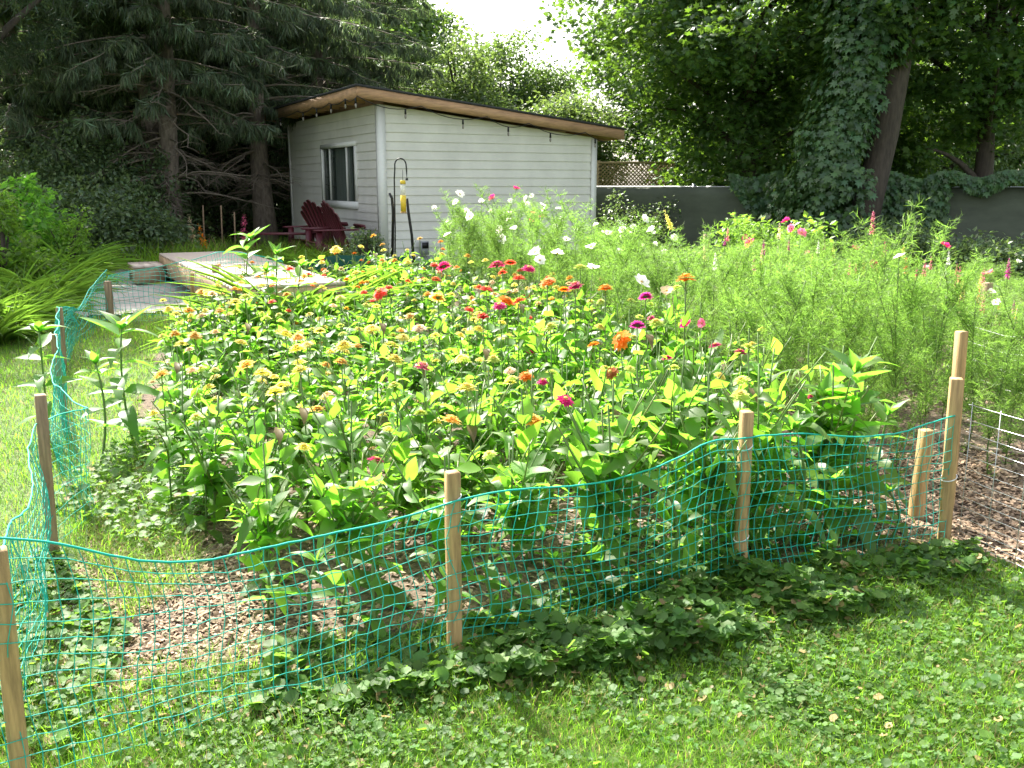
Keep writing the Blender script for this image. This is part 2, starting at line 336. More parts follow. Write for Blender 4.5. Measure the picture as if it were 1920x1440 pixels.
cb = MB(); ys = np.linspace(1.5, 2.42, 28); xs_ = .09 + .02 * np.sin(ys * 70)
V = np.concatenate([np.c_[xs_, ys, np.full(28, WZ0 - .1)], np.c_[xs_, ys, np.full(28, WZ1 + .05)]]); cb.add(V, np.array([[i, i + 1, i + 29, i + 28] for i in range(27)])); cb.build('curtain', M['curtain'], win)
bx_ = MB(); bx_.box((.75, (WU0 + WU1) / 2, 1.6), (.02, 2.6, 2)); bx_.build('room_partition', M['grey'], shed)
# roof slab following the slope, fascia boards, rafters under the eaves
U0, U1, V0, V1 = -.38, SL + .42, -.22, SW + .30
def zr(u): return 2.70 + (2.31 - 2.70) * u / SL
def slab(u0, u1, v0, v1, lo, hi):
    V = [(u, v, zr(u) + d) for u in (u0, u1) for v in (v0, v1) for d in (lo, hi)]
    return MB().add(V, np.array([[0, 1, 3, 2], [4, 6, 7, 5], [0, 4, 5, 1], [2, 3, 7, 6], [0, 2, 6, 4], [1, 5, 7, 3]]))
rf = slab(U0 - .02, U1 + .02, V0 - .02, V1 + .02, .128, .158).build('roof', M['roof'], shed)
slab(U0 + .042, U1 - .042, V0 + .042, V1 - .042, .105, .1255).build('sheathing', M['fascia'], rf)
for a in ((U0, U1, V0, V0 + .038), (U0, U1, V1 - .038, V1), (U0, U0 + .038, V0 + .041, V1 - .041), (U1 - .038, U1, V0 + .041, V1 - .041)):
    slab(*a, -.02, .125).build('fascia', M['fascia'], rf)
v = .1
while v < SW + .2:
    slab(U0 + .041, -.03, v - .019, v + .019, -.01, .10).build('rafter', M['fascia'], rf)
    slab(SL + .01, U1 - .041, v - .019, v + .019, -.01, .10).build('rafter', M['fascia'], rf); v += .41
# string lights under the fascia
sg = thing('string_lights', 'dark cable of bulb lights hung under the shed fascia', 'string lights', (*SC, 0), SA)
pts = []; anchors = [(U0 - .01, V1 - .1), (U0 - .01, 2.9), (U0 - .01, 2.0), (U0 - .01, 1.1), (U0 - .01, .3), (U0 - .01, V0 - .01), (.55, V0 - .012), (1.6, V0 - .012), (2.3, V0 - .012), (3.3, V0 - .012), (U1, V0 - .012)]
for (a, b), (c, d) in zip(anchors[:-1], anchors[1:]):
    for t in np.linspace(0, 1, 9)[:-1]:
        u = a + (c - a) * t; v_ = b + (d - b) * t; pts.append((u, v_, zr(u) - .005 - .10 * 4 * t * (1 - t) * (.5 if b > .2 else 1)))
MB().tube(pts, .006, 5).build('cable', M['black'], sg)
for i in range(4, len(pts), 7):
    p = pts[i]; b = MB().tube([(p[0], p[1], p[2]), (p[0], p[1], p[2] - .07)], [.012, .016], 6); bo = b.build('bulb_socket', M['black'], sg)
    MB().tube([(p[0], p[1], p[2] - .07), (p[0], p[1], p[2] - .09), (p[0], p[1], p[2] - .12), (p[0], p[1], p[2] - .135)], [.009, .016, .015, .005], 8).build('bulb', M['bulb'], bo, True)
# utility box at the foot of the long wall
ub = thing('utility_box', 'small grey box low on the long shed wall by the feeder pole', 'box', sh(.62, -.03, .52), SA)
MB().box((0, -.06, .1), (.12, .08, .2)).build('case', M['grey'], ub); MB().box((0, -.103, .14), (.1, .004, .09)).build('lid', M['black'], ub)

# ------------------------------------------------------------------ deck, step
DZ = .70
dk = thing('wooden_deck', 'low sunlit timber deck beside the patio', 'deck', (*SC, 0), SA)
mb = MB(); n = 31; d0, d1 = -5.15, -.62
for i in range(n):
    a = d0 + (d1 - d0) * i / n; mb.box((-2.68, a + .066, DZ - .014), (.98, (d1 - d0) / n - .007, .028))
mb.build('boards', M['deck'], dk)
for c, s_ in (((-3.16, (d0 + d1) / 2, DZ - .13), (.036, d1 - d0, .20)), ((-2.68, d0 + .018, DZ - .13), (.92, .036, .20)), ((-2.68, d1 - .018, DZ - .13), (.92, .036, .20)), ((-2.21, (d0 + d1) / 2, DZ - .13), (.036, d1 - d0, .20))):
    MB().box(c, s_).build('skirt_board', M['decks'], dk)
for u in (-3.05, -2.4):
    for v in (d0 + .2, -3, d1 - .2): MB().box((u, v, .42), (.1, .1, .50)).build('leg', M['decks'], dk)
stp = thing('deck_step', 'small box step of brown timber at the far corner of the deck', 'step', (*SC, 0), SA)
MB().box((-3.37, -.92, .48), (.34, .62, .18)).build('riser_box', M['decks'], stp)
mb = MB()
for k in range(3): mb.box((-3.49 + k * .12, -.92, .584), (.114, .66, .026))
mb.build('tread', M['deck'], stp)

# ------------------------------------------------------------------ adirondack chairs
def chair(loc, rot, label):
    c = thing('garden_chair', label, 'chair', loc, rot, 'maroon slatted chairs by the shed', .92)
    mb = MB()
    for k in range(6): mb.box((0, -.28 + k * .095, .36 - k * .022), (.54, .082, .02), rx(-.23))
    mb.build('seat', M['redwood'], c)
    for k in range(7):
        a = (k - 3) * .105; Lk = .86 - .055 * abs(k - 3) ** 1.3 * .6
        Rm = rx(.42) @ ry(a * .75)
        n = 6; an = np.linspace(0, math.pi, n); out = [(-.034, 0), (.034, 0)] + [(.058 * math.cos(t), Lk - .04 + .04 * math.sin(t)) for t in an]
        V = np.array([(x + (k - 3) * .066, y_, z) for y_ in (-.009, .009) for x, z in out]); m_ = len(out)
        V = V @ Rm.T + np.array([0, .24, .22])
        V_F = [np.arange(m_)[None], (np.arange(m_)[::-1] + m_)[None], np.array([[i, (i + 1) % m_, (i + 1) % m_ + m_, i + m_] for i in range(m_)])]
        MB().add(V, V_F).build('back_slat', M['redwood'], c)
    for s in (-1, 1):
        mb = MB().box((s * .33, -.02, .56), (.13, .70, .022)); mb.build('armrest', M['redwood'], c)
        MB().box((s * .29, -.28, .275), (.03, .09, .55)).build('leg', M['redwood'], c)
        MB().box((s * .272, .12, .20), (.024, .95, .10), rx(-.28)).build('leg', M['redwood'], c)
    MB().box((0, .47, .60), (.5, .03, .06), rx(.42)).build('back_rail', M['redwood'], c)
    return c
p1 = at_y(592, 470, 14.6); chair((p1[0], 14.6, float(gz(0, 14.6)) - .03), R(-48), 'maroon slatted garden chair nearer the window, its back turned to the shed wall')
p1 = at_y(622, 470, 13.9); chair((p1[0], 13.9, float(gz(0, 13.9)) - .03), R(-62), 'darker maroon garden chair standing right of the other by the shed corner')
# low red bench left of the chairs
bp = at_y(530, 440, 14.4); bn = thing('low_bench', 'low dark red bench left of the two chairs beyond the deck', 'bench', (bp[0], 14.4, .42), R(0))
mb = MB()
for k in range(3): mb.box((0, k * .1 - .1, .40), (.95, .09, .025))
mb.build('seat', M['redwood'], bn)
for x in (-.42, .42): MB().box((x, 0, .19), (.05, .28, .39)).build('leg', M['redwood'], bn)

# ------------------------------------------------------------------ feeder pole, feeder, rods
fy = 12.0; fx = px_x(738, fy, 1); g0 = float(gz(fx, fy))
fp = thing('feeder_pole', 'black shepherd hook pole before the long shed wall', 'pole', (fx, fy, g0))
ztp = at_y(750, 297, fy)[2] - g0
x2 = px_x(745, fy, 1.7) - fx
arc = [(0, 0, 0), (.02, 0, .6), (x2 - .04, 0, ztp - .25), (x2 - .03, 0, ztp - .12)] + [(x2 + .04 - .07 * math.cos(t), 0, ztp - .08 + .08 * math.sin(t)) for t in np.linspace(.15, 3.0, 9)] + [(x2 + .115, 0, ztp - .16), (x2 + .115, 0, ztp - .26)]
MB().tube(arc, .0095, 6).build('hook_rod', M['black'], fp, True)
MB().tube([(x2 + .115, 0, ztp - .265), (x2 + .115, 0, ztp - .235)], .016, 8).build('hook_end', M['black'], fp)
bfx, bfy = px_x(756, fy, 1.4), fy; ft, fb = at_y(756, 338, fy)[2], at_y(756, 400, fy)[2]
bf = thing('bird_feeder', 'yellow tube bird feeder hanging from the black hook', 'bird feeder', (bfx, fy, 0))
MB().tube([(0, 0, ft), (0, 0, ft - .045)], [.03, .036], 12).build('cap', M['yellow'], bf)
MB().tube([(0, 0, ft - .046), (0, 0, (ft + fb) / 2 + .02)], .030, 12).build('tube', M['tube'], bf)
MB().tube([(0, 0, (ft + fb) / 2 + .019), (0, 0, fb + .02)], .034, 12).build('seed_tray', M['yellow'], bf)
MB().tube([(0, 0, fb + .019), (0, 0, fb)], .038, 12).build('base', M['stake'], bf)
MB().tube([(0, 0, ft + .0), (0, 0, at_y(756, 318, fy)[2])], .003, 4).build('hanger', M['black'], bf)
for i, (pts_, lab) in enumerate((([(730, 362), (735, 372), (737, 400), (734, 500)], 'thick dark rod with a bent top left of the feeder pole'), ([(763, 372), (766, 400), (772, 440), (778, 495)], 'thick dark rod leaning outward right of the feeder'))):
    q = [at_y(a, b, fy + .05) for a, b in pts_]; q[-1][2] = gz(q[-1][0], fy) - .05
    tag(MB().tube(q, [.016, .018, .018, .02], 7).build('garden_rod', M['black'], smooth=True), lab, 'rod', 'dark rods around the feeder')

# ------------------------------------------------------------------ stakes
def stake(base, top, w=.042, m='stake', label='', rot=None, ties=()):
    b = np.array(base, float); t = np.array(top, float); h = t[2] - b[2]
    o = thing('fence_stake', label, 'stake', tuple(b), 0, 'square wooden stakes of the garden fences')
    ax = (t - b); mb = MB(); a = rng.uniform(.1, .6) if rot is None else rot
    hw = w / 2; c_ = .004
    sec = np.array([(-hw + c_, -hw), (hw - c_, -hw), (hw, -hw + c_), (hw, hw - c_), (hw - c_, hw), (-hw + c_, hw), (-hw, hw - c_), (-hw, -hw + c_)]) @ rz(a)[:2, :2].T
    zs = [-.12, h * .3, h * .65, h - .004, h]; V = []
    for i, z in enumerate(zs):
        s_ = sec * (.9 if i == 4 else 1) + ax[:2] * z / h + rng.normal(0, .0012, 2); V += [(x, y, z) for x, y in s_]
    F = [np.array([[k * 8 + i, k * 8 + (i + 1) % 8, k * 8 + 8 + (i + 1) % 8, k * 8 + 8 + i] for k in range(4) for i in range(8)]), (np.arange(8) + 32)[None]]
    mb.add(V, F).build('post', M[m], o)
    for z in ties:
        k = 20; an = np.linspace(0, 2 * math.pi, k); r = hw * 1.28
        P = np.c_[r * np.cos(an) + ax[0] * z / h, r * np.sin(an) + ax[1] * z / h, z + .012 * np.sin(an + 1)]
        MB().tube(P, .0028, 5, cap=False).build('cable_tie', M['tie'], o, True)
    return o
def stake_px(bx, by, tx, ty, label, **k):
    b = at_g(bx, by); t = at_y(tx, ty, b[1]); return stake(b, t, label=label, **k), b, t
_, F1b, F1t = stake_px(852, 1225, 848, 884, 'pale wooden stake at the middle of the green net above the weeds', rot=.45, ties=(.55,), w=.043)
_, F2b, F2t = stake_px(1386, 1092, 1400, 771, 'pale wooden stake with two white ties right of the sunlit gap in the net', rot=.25, ties=(.56, .19), w=.043)
_, F3b, F3t = stake_px(1768, 1026, 1794, 709, 'pale wooden corner stake where green net meets wire fence', rot=-.3, ties=(.32,), w=.050)
stake_px(1716, 978, 1738, 806, 'short pale stake just left of the corner stake behind the net', rot=.2, w=.055)
stake_px(1776, 955, 1804, 621, 'taller weathered stake standing behind the corner stake', rot=.2, w=.045)
_, L1b, L1t = stake_px(100, 1045, 75, 740, 'brown stake nearest on the left side of the garden', rot=.5, m='stakeold', w=.044)
_, L2b, L2t = stake_px(124, 805, 100, 627, 'thin brown stake second along the left net', rot=.3, m='stakeold', w=.040)
_, L3b, L3t = stake_px(120, 690, 111, 577, 'third brown stake along the left net where it turns back', rot=.3, m='stakeold', w=.045)
_, L4b, L4t = stake_px(208, 606, 202, 527, 'rounded grey stake at the near corner of the patio net', rot=.3, m='stakeold', w=.065)
F0b = at_g(42, 1480); F0t = at_y(-6, 1030, F0b[1]); stake(F0b, F0t, label='orange brown stake cut by the left edge of the picture', rot=.55, w=.046)
_, B1b, B1t = stake_px(362, 600, 360, 512, 'thin pale stake at the right end of the patio net', m='stake', w=.035)
_, B2b, B2t = stake_px(405, 600, 404, 496, 'short brown stake in front of the deck', m='stakeold', w=.06)
B3 = at_y(449, 495, 9.8); stake((B3[0], 9.8, float(gz(0, 9.8))), B3, label='slim stake before the deck right of the short brown one', w=.03)
B4 = at_y(534, 512, 9.9); stake((B4[0], 9.9, float(gz(0, 9.9))), B4, label='slim stake against the dark green cloth net', w=.035)
B5 = at_y(391, 513, 9.2); stake((B5[0] + .04, 9.2, float(gz(0, 9.2))), B5, label='thin leaning stake just left of the short brown one', w=.025)
for a, b, Y, w_, lab in ((1325, 440, 9.3, .05, 'weathered stake rising from the cosmos in front of the grey fence'), (1404, 476, 9.6, .045, 'stake half hidden by snapdragons behind the cosmos'), (1852, 530, 7.2, .06, 'grey stake among red flowers at the right edge'), (1268, 556, 6.8, .045, 'stake hidden among stems right of the tall orange zinnia'), (1873, 580, 6.6, .03, 'thin leaning stake by the right end of the wire')):
    t_ = at_y(a, b, Y); stake((t_[0], Y, float(gz(t_[0], Y))), t_, label=lab, w=w_, m='stakeold')

# ------------------------------------------------------------------ nets
def net(name, ctrl, label, cell=.040, r=.0013, H=.56, rope=.004, m='net', sag=None, bulge=.02, seed=1):
    """ctrl: list of (x, y, ztop above ground); a hanging net of square cells"""
    g = np.random.default_rng(seed); C = np.array(ctrl, float); seg = np.linalg.norm(np.diff(C[:, :2], axis=0), axis=1); s = np.r_[0, np.cumsum(seg)]
    n = int(s[-1] / cell); S = np.linspace(0, s[-1], n + 1)
    # smooth interpolation
    X = np.interp(S, s, C[:, 0]); Y = np.interp(S, s, C[:, 1]); Zt = np.interp(S, s, C[:, 2]); k = np.hanning(5); k /= k.sum()
    Zt[2:-2] = np.convolve(Zt, k, 'same')[2:-2]
    T = nrm(np.c_[np.gradient(X), np.gradient(Y)]); N = np.c_[T[:, 1], -T[:, 0]]
    m_ = int(H / cell); rows = np.arange(m_ + 1); G = gz(X, Y)
    P = np.zeros((n + 1, m_ + 1, 3))
    for j in rows:
        up = (m_ - j)                      # rows below the rope
        zfree = Zt - up * cell; zsq = Zt * (j / m_)
        wgt = np.clip((H - Zt) / .12, 0, 1)   # where the rope sags, the top rows bunch
        comp = Zt - (Zt) * (up / m_) ** (1 / (1 + 1.0 * wgt)) if False else Zt * (1 - (up / m_) ** (1 + 1.3 * wgt))
        z = comp + .006 * np.sin(S * 9 + j)
        bul = bulge * np.sin(S * 2.3 + seed) * math.sin(math.pi * j / m_) + .012 * np.sin(S * 7 + j * .8) + (.035 * wgt * np.sin(j * .9) * (j / m_))
        P[:, j, 0] = X + N[:, 0] * bul + T[:, 0] * (.012 * np.sin(j * .7 + S * 3) + .03 * np.sin(S * 2.1 + .25 * j) * (j / m_ - .5)); P[:, j, 1] = Y + N[:, 1] * bul + T[:, 1] * (.012 * np.sin(j * .7 + S * 3) + .03 * np.sin(S * 2.1 + .25 * j) * (j / m_ - .5)); P[:, j, 2] = G + np.maximum(z, .004); P[:, j] += g.normal(0, .0022, (n + 1, 3)) * [1, 1, j < m_]
    mb = MB()
    for j in rows: mb.tube(P[:, j], r if j < m_ else rope, 4 if j < m_ else 6, cap=False)
    for i in range(n + 1): mb.tube(P[i], r * 1.0, 4, cap=False)
    kn = P[:, :-1].reshape(-1, 3); o8 = np.array([[1, 0, 0], [-1, 0, 0], [0, 1, 0], [0, -1, 0], [0, 0, 1], [0, 0, -1]]) * r * 2.1
    F8 = np.array([[0, 2, 4], [2, 1, 4], [1, 3, 4], [3, 0, 4], [2, 0, 5], [1, 2, 5], [3, 1, 5], [0, 3, 5]])
    mb.add((kn[:, None] + o8[None]).reshape(-1, 3), (F8[None] + (np.arange(len(kn)) * 6)[:, None, None]).reshape(-1, 3))
    return tag(mb.build(name, M[m]), label, 'net', 'plastic garden nets')
def ropept(px, py, A, B):    # point of a rope seen at (px,py) lying in the vertical plane through A and B
    A = np.array(A[:2]); B = np.array(B[:2]); d = ray(px, py); t = B - A
    k = np.linalg.solve(np.array([[d[0], -t[0]], [d[1], -t[1]]]), A); x, y = d[0] * k[0], d[1] * k[0]
    return (x, y, CAMZ + d[2] * k[0] - float(gz(x, y)))
off = np.array([0, -.03, 0])
pts = [ropept(*q, F0b, F1b) for q in ((-60, 1003), (60, 1008), (140, 1014), (230, 1028), (320, 1035), (420, 1034), (520, 1021), (600, 1005), (700, 978), (780, 955), (835, 937))]
pts += [ropept(*q, F1b, F2b) for q in ((865, 928), (960, 915), (1050, 908), (1130, 898), (1210, 878), (1270, 852), (1310, 826), (1345, 817), (1390, 816))]
pts += [ropept(*q, F2b, F3b) for q in ((1415, 813), (1500, 812), (1600, 814), (1680, 806), (1740, 793), (1790, 779))]
pts = [(x, y - .032, z) for x, y, z in pts]
net('garden_net', pts, 'sagging green plastic net across the front of the garden', H=.50, cell=.038, seed=3, r=.0014, rope=.0032)
LP = [(F0b[0] - .03, F0b[1] + .02, .62), ((F0b[0] + L1b[0]) / 2, (F0b[1] + L1b[1]) / 2, .50), (L1b[0], L1b[1] - .03, .60), (L1b[0] + .02, L1b[1] + .4, .55), ((L1b[0] + L2b[0]) / 2, (L1b[1] + L2b[1]) / 2, .52), (L2b[0], L2b[1], .60), (L3b[0], L3b[1], .5)]
net('garden_net', LP, 'green net bunched along the brown stakes on the left side', H=.46, seed=5, cell=.048, r=.0012, rope=.003)
net('garden_net', [(L3b[0], L3b[1], .5), ((L3b[0] + L4b[0]) / 2 - .1, (L3b[1] + L4b[1]) / 2, .30), (L4b[0], L4b[1], .52)], 'short green net sagging between the third stake and the patio corner', H=.5, seed=7, cell=.05, r=.002)
net('garden_net', [(L4b[0], L4b[1], .46), ((B1b[0] + L4b[0]) / 2, (B1b[1] + L4b[1]) / 2, .50), (B1b[0], B1b[1], .60)], 'dark thin net in front of the patio', H=.55, seed=8, cell=.045, r=.0018)
net('garden_net', [(B1b[0], B1b[1], .60), (B2b[0], B2b[1], .66), (B3[0], 9.8, .62), (B4[0], 9.9, .5)], 'thin net in front of the deck', H=.55, seed=9, cell=.05, r=.0018)
# dark green cloth barrier behind the bed
g1, g2, g3 = at_y(570, 492, 10.2), at_y(630, 478, 10.6), at_y(770, 482, 11.2)
mb = MB(); P = [g1, g2, (g2 + g3) / 2, g3]; V = []
for p in P:
    for z in (gz(p[0], p[1]), p[2]): V.append((p[0], p[1], float(z)))
mb.add(V, np.array([[2 * i, 2 * i + 2, 2 * i + 3, 2 * i + 1] for i in range(3)]))
M['cloth'] = leafmat("shade_cloth", (.01, .10, .065), (.01, .14, .09), .35, .8, .05, col2=(.01, .11, .07))
nb = tag(mb.build('shade_cloth', M['cloth']), 'dark green cloth stretched behind the back of the flower bed', 'cloth')
sm = nb.modifiers.new('thick', 'SOLIDIFY'); sm.thickness = .004

# ------------------------------------------------------------------ wire fence on the right
wf = thing('wire_fence', 'galvanised wire fence running from the corner stake out of the right edge', 'fence', (0, 0, 0))
A_ = np.array([F3b[0] + .04, F3b[1] - .02]); B_ = at_g(1920, 1092)[:2]; dirn = (B_ - A_) / np.linalg.norm(B_ - A_)
E_ = A_ + dirn * 1.6
zs = [.03, .06, .09, .125, .16, .20, .24, .285, .33, .375, .425, .475, .53, .585, .645]
mb = MB()
for z in zs:
    t = np.linspace(0, 1, 12); P = A_[None] + (E_ - A_)[None] * t[:, None]; mb.tube(np.c_[P, z + gz(P[:, 0], P[:, 1]) + .004 * np.sin(t * 7 + z * 30)], .0014, 5)
mb.build('horizontal_wires', M['wire'], wf)
mb = MB()
for t in np.arange(0.02, 1.6, .15):
    p = A_ + dirn * t; g = float(gz(*p)); mb.tube([(p[0], p[1], g - .02), (p[0], p[1], g + .66)], .0015, 5)
mb.build('upright_wires', M['wire'], wf)
wf2 = thing('wire_fence', 'loose wires strung behind the corner stake across the cosmos bed', 'fence', (0, 0, 0)); mb = MB()
for k, (ya, yb) in enumerate(((745, 700), (775, 735), (805, 775), (835, 815))):
    a, b = at_y(1800, ya - 140, 6.2), at_y(1990, yb - 60, 5.0); mid = (a + b) / 2 - np.array([0, 0, .03]); mb.tube([a, mid, b], .0018, 4)
mb.build('strand', M['wire'], wf2)
for q in (at_y(1800, 600, 6.2), at_y(1990, 640, 5.0)): MB().tube([(q[0], q[1], float(gz(q[0], q[1])) - .1), (q[0], q[1], q[2] + .06)], .012, 6).build('rod', M['stakeold'], wf2)
# fallen branch
q = [at_g(*a) + np.array([0, 0, .02]) for a in ((1800, 838), (1835, 850), (1880, 852), (1935, 862))]
tag(MB().tube(q, [.012, .016, .015, .01], 7).build('fallen_branch', M['twig'], smooth=True), 'grey fallen branch on the wood chips behind the wire fence', 'branch')

# ------------------------------------------------------------------ grey privacy fence, lattice
def wall_fence(P0, P1, zt, label, panels):
    P0, P1 = np.array(P0), np.array(P1); d = P1 - P0; Ln = np.linalg.norm(d); a = math.atan2(d[1], d[0])
    o = thing('privacy_fence', label, 'fence', (P0[0], P0[1], 0), a)
    n = 80; xs = np.linspace(0, Ln, n + 1); V = []
    zz = np.linspace(.3, zt, 9)
    V = [(x, .018 * math.sin(x * 5.3) * math.sin(z * 4) + .008 * math.sin(x * 17 + z * 5), z - .015 * abs(math.sin(x * math.pi / 2.4))) for x in xs for z in zz]
    i = (np.arange(n)[:, None] * 9 + np.arange(8)[None]); F = np.stack([i, i + 9, i + 10, i + 1], -1).reshape(-1, 4)
    f = MB().add(V, F).build('screen_cloth', M['screen'], o, True); f.modifiers.new('t', 'SOLIDIFY').thickness = .004
    for x in np.arange(0, Ln, 2.4): MB().tube([(x, .05, .2), (x, .05, zt + .06)], .028, 8).build('post', M['wire'], o)
    MB().tube([(0, .05, zt + .0), (Ln, .05, zt + .0)], .012, 8).build('top_rail', M['wire'], o)
    return o
FP0, FP1 = (1.1, 18.6), (px_x(2050, 15.0, 1.2), 15.0)
wall_fence(FP0, FP1, 1.50, 'dark grey screened fence along the back of the garden right of the shed', 5)
lt = thing('lattice_fence', 'tan lattice fence glimpsed above the grey fence right of the shed', 'fence', (px_x(1122, 22, 1.8), 22, 1.42))
LW, LH = px_x(1262, 22, 1.8) - px_x(1122, 22, 1.8), .56; mb = MB()
for sgn, dy in ((1, 0), (-1, .014)):
    c = -LH
    while c < LW:
        a = max(c, 0); b = min(c + LH, LW)
        if b > a:
            z0, z1 = (a - c, b - c) if sgn > 0 else (LH - (a - c), LH - (b - c))
            V = np.array([(a, dy, z0), (b, dy, z1), (b, dy, z1 + .035), (a, dy, z0 + .035)]); V = np.r_[V, V + [0, .01, 0]]
            mb.add(V, np.array([[0, 1, 2, 3], [7, 6, 5, 4], [0, 4, 5, 1], [3, 2, 6, 7]]))
        c += .085
mb.build('slats', M['lattice'], lt)
for z in (-.03, LH + .04): MB().box((LW / 2, .007, z), (LW, .05, .05)).build('rail', M['lattice'], lt)
for x in (0, LW): MB().box((x, .03, -.45), (.08, .06, 2.2)).build('post', M['lattice'], lt)

# ------------------------------------------------------------------ plants: zinnias
ZL = [leaf_tpl(.42, 5, .45, 1.3, .7, .25), leaf_tpl(.56, 5, .1, -.2, .75, .25), leaf_tpl(.36, 4, .6, .6, .65, .1), leaf_tpl(.50, 4, .25, .45, .72, .12), leaf_tpl(.44, 4, .35, .8, .75, -.15), leaf_tpl(.54, 4, .15, .2, .70, .15)]
def leaves_into(mb, tpls, P, D, U, S, g):
    P, D, U, S = map(np.asarray, (P, D, U, S)); w_ = g.integers(0, len(tpls), len(P))
    for k, t in enumerate(tpls):
        q = w_ == k
        if q.any(): mb.add(*placed(t, P[q], D[q], U[q], S[q]))
def zinnia_meshes(seed, H, nb, leafL=.10):
    g = np.random.default_rng(seed); stem = MB(); lf = MB(); LP_, LD, LU, LS = [], [], [], []; blooms = []
    def branch(p0, p1, r0, r1, start, end=True, lmul=1):
        n = 6; t = np.linspace(0, 1, n); c = (p0 + p1) / 2 + g.normal(0, .02, 3) * np.array([1, 1, 0]); B = ((1 - t)[:, None] ** 2) * p0 + 2 * ((1 - t) * t)[:, None] * c + (t[:, None] ** 2) * p1
        stem.tube(B, np.linspace(r0, r1, n), 5); L = np.linalg.norm(p1 - p0); d = start; az = g.uniform(0, 6.28)
        while d < L - (.09 if nb > 2 else .12):
            tt = d / L; p = (1 - tt) ** 2 * p0 + 2 * (1 - tt) * tt * c + tt ** 2 * p1; az += math.pi / 2 + g.normal(0, .25)
            sz = leafL * lmul * (1.15 - .5 * tt) * g.uniform(.8, 1.2)
            for s in (0, math.pi):
                e = g.uniform(.1, .95); a = az + s + g.normal(0, .2)
                LP_.append(p); LD.append((math.cos(a) * math.cos(e), math.sin(a) * math.cos(e), math.sin(e))); LU.append((g.normal(0, .35), g.normal(0, .35), 1)); LS.append(sz)
            d += g.uniform(.055, .085)
        return B[-1]
    top = np.array([0, 0, H]); branch(np.zeros(3), top, .0055, .003, .06); blooms.append((0, 0, H))
    for b in range(nb):
        h0 = g.uniform(.2, .62) * H; a = g.uniform(0, 6.28); L = g.uniform(.16, .36)
        p0 = np.array([0, 0, h0]); p1 = p0 + np.array([math.cos(a) * L * .55, math.sin(a) * L * .55, L * .85]); p1[2] = min(p1[2], H * 1.02)
        branch(p0, p1, .004, .0025, .05, lmul=.9); blooms.append(tuple(p1))
    leaves_into(lf, ZL, LP_, LD, LU, LS, g)
    return stem, lf, blooms
def bloom_mesh(seed, rings=4, R0=1.0):        # unit-radius double zinnia head, facing +Z, disc about .45 thick
    g = np.random.default_rng(seed); tp = leaf_tpl(.42, 2, .1, .1, .6, tipw=.9); mb = MB()
    for k in range(rings):
        r = R0 * (1 - .2 * k); n = 16 - 2 * k; a = np.arange(n) * 2 * math.pi / n + k * .2 + g.normal(0, .06, n); e = -.12 + .22 * k + g.normal(0, .07, n)
        D = np.c_[np.cos(a) * np.cos(e), np.sin(a) * np.cos(e), np.sin(e)]
        mb.add(*placed(tp, np.c_[np.zeros(n), np.zeros(n), np.full(n, .10 * k)] + D * .08, D, np.tile([0, 0, 1.], (n, 1)) + g.normal(0, .1, (n, 3)), r * g.uniform(.85, 1.05, n)))
    return mb
def eye_mesh():
    mb = MB(); mb.tube([(0, 0, -.32), (0, 0, -.12), (0, 0, .02)], [.1, .24, .28], 8, mi=1)   # green calyx
    mb.tube([(0, 0, .25), (0, 0, .46), (0, 0, .56)], [.30, .26, .1], 10, mi=0); return mb
ZV = []
for i in range(12):
    H = .60; s_, l_, b_ = zinnia_meshes(100 + i, H, 3 + i % 4, .125)
    ZV.append((s_, l_, b_, H))
for i in range(5):
    s_, l_, b_ = zinnia_meshes(150 + i, .60, 9, .125); ZV.append((s_, l_, b_, .60))
ZH = [zinnia_meshes(200 + i, .70, 1 if i < 3 else 2, .13) + (.70,) for i in range(5)]
def mesh_of(mb, name, mats, smooth=False):
    o = mb.build(name, mats, smooth=smooth); me = o.data; bpy.data.objects.remove(o); return me
ZVm = [(mesh_of(a, 'stem', M['zstem']), mesh_of(b, 'leaves', M['zin']), c, h) for a, b, c, h in ZV]
ZHm = [(mesh_of(a, 'stem', M['zstem']), mesh_of(b, 'leaves', M['zin']), c, h) for a, b, c, h in ZH]
BM = {c: mesh_of(bloom_mesh(i), 'flower_head', PET[c]) for i, c in enumerate(PET)}
EYE = mesh_of(eye_mesh(), 'flower_centre', [M['eye'], M['zstem']])
def put_bloom(root, pos, colr, rad, tilt=None):
    b = link('flower_head', BM[colr], root); b.location = pos; b.scale = (rad, rad, rad * random.uniform(.6, .95))
    t = tilt if tilt else (random.uniform(-.35, .35), random.uniform(-.35, .35)); b.rotation_euler = (t[0], t[1], random.uniform(0, 6))
    link('flower_centre', EYE, b)
    return b
ZCOUNT = 0; USED = {}
def uniq(lab):
    return lab
def zinnia(x, y, var, H, label, cols, rad, group='zinnias in the flower bed', lean=(0, 0), only_main=False, tilt=None):
    st_, lf_, bl, h = var; g0 = float(gz(x, y)); s = H / h
    root = thing('zinnia', label, 'flower', (x, y, g0 + .005), random.uniform(0, 6.28) if not only_main else 0, group); root.scale = (1, 1, s) if .75 < s < 1.3 else (s ** .5, s ** .5, s)
    root.rotation_euler[0] = lean[0]; root.rotation_euler[1] = lean[1]
    link('stem', st_, root); link('leaves', lf_, root)
    sx = root.scale[0]
    for i, p in enumerate(bl):
        if i >= len(cols) or cols[i] is None: continue
        b = put_bloom(root, (p[0], p[1], p[2] + .015), cols[i], rad * (1 if i == 0 else .8), tilt if i == 0 else None)
        b.scale = (b.scale[0] / sx, b.scale[1] / sx, b.scale[2] / root.scale[2])
    return root
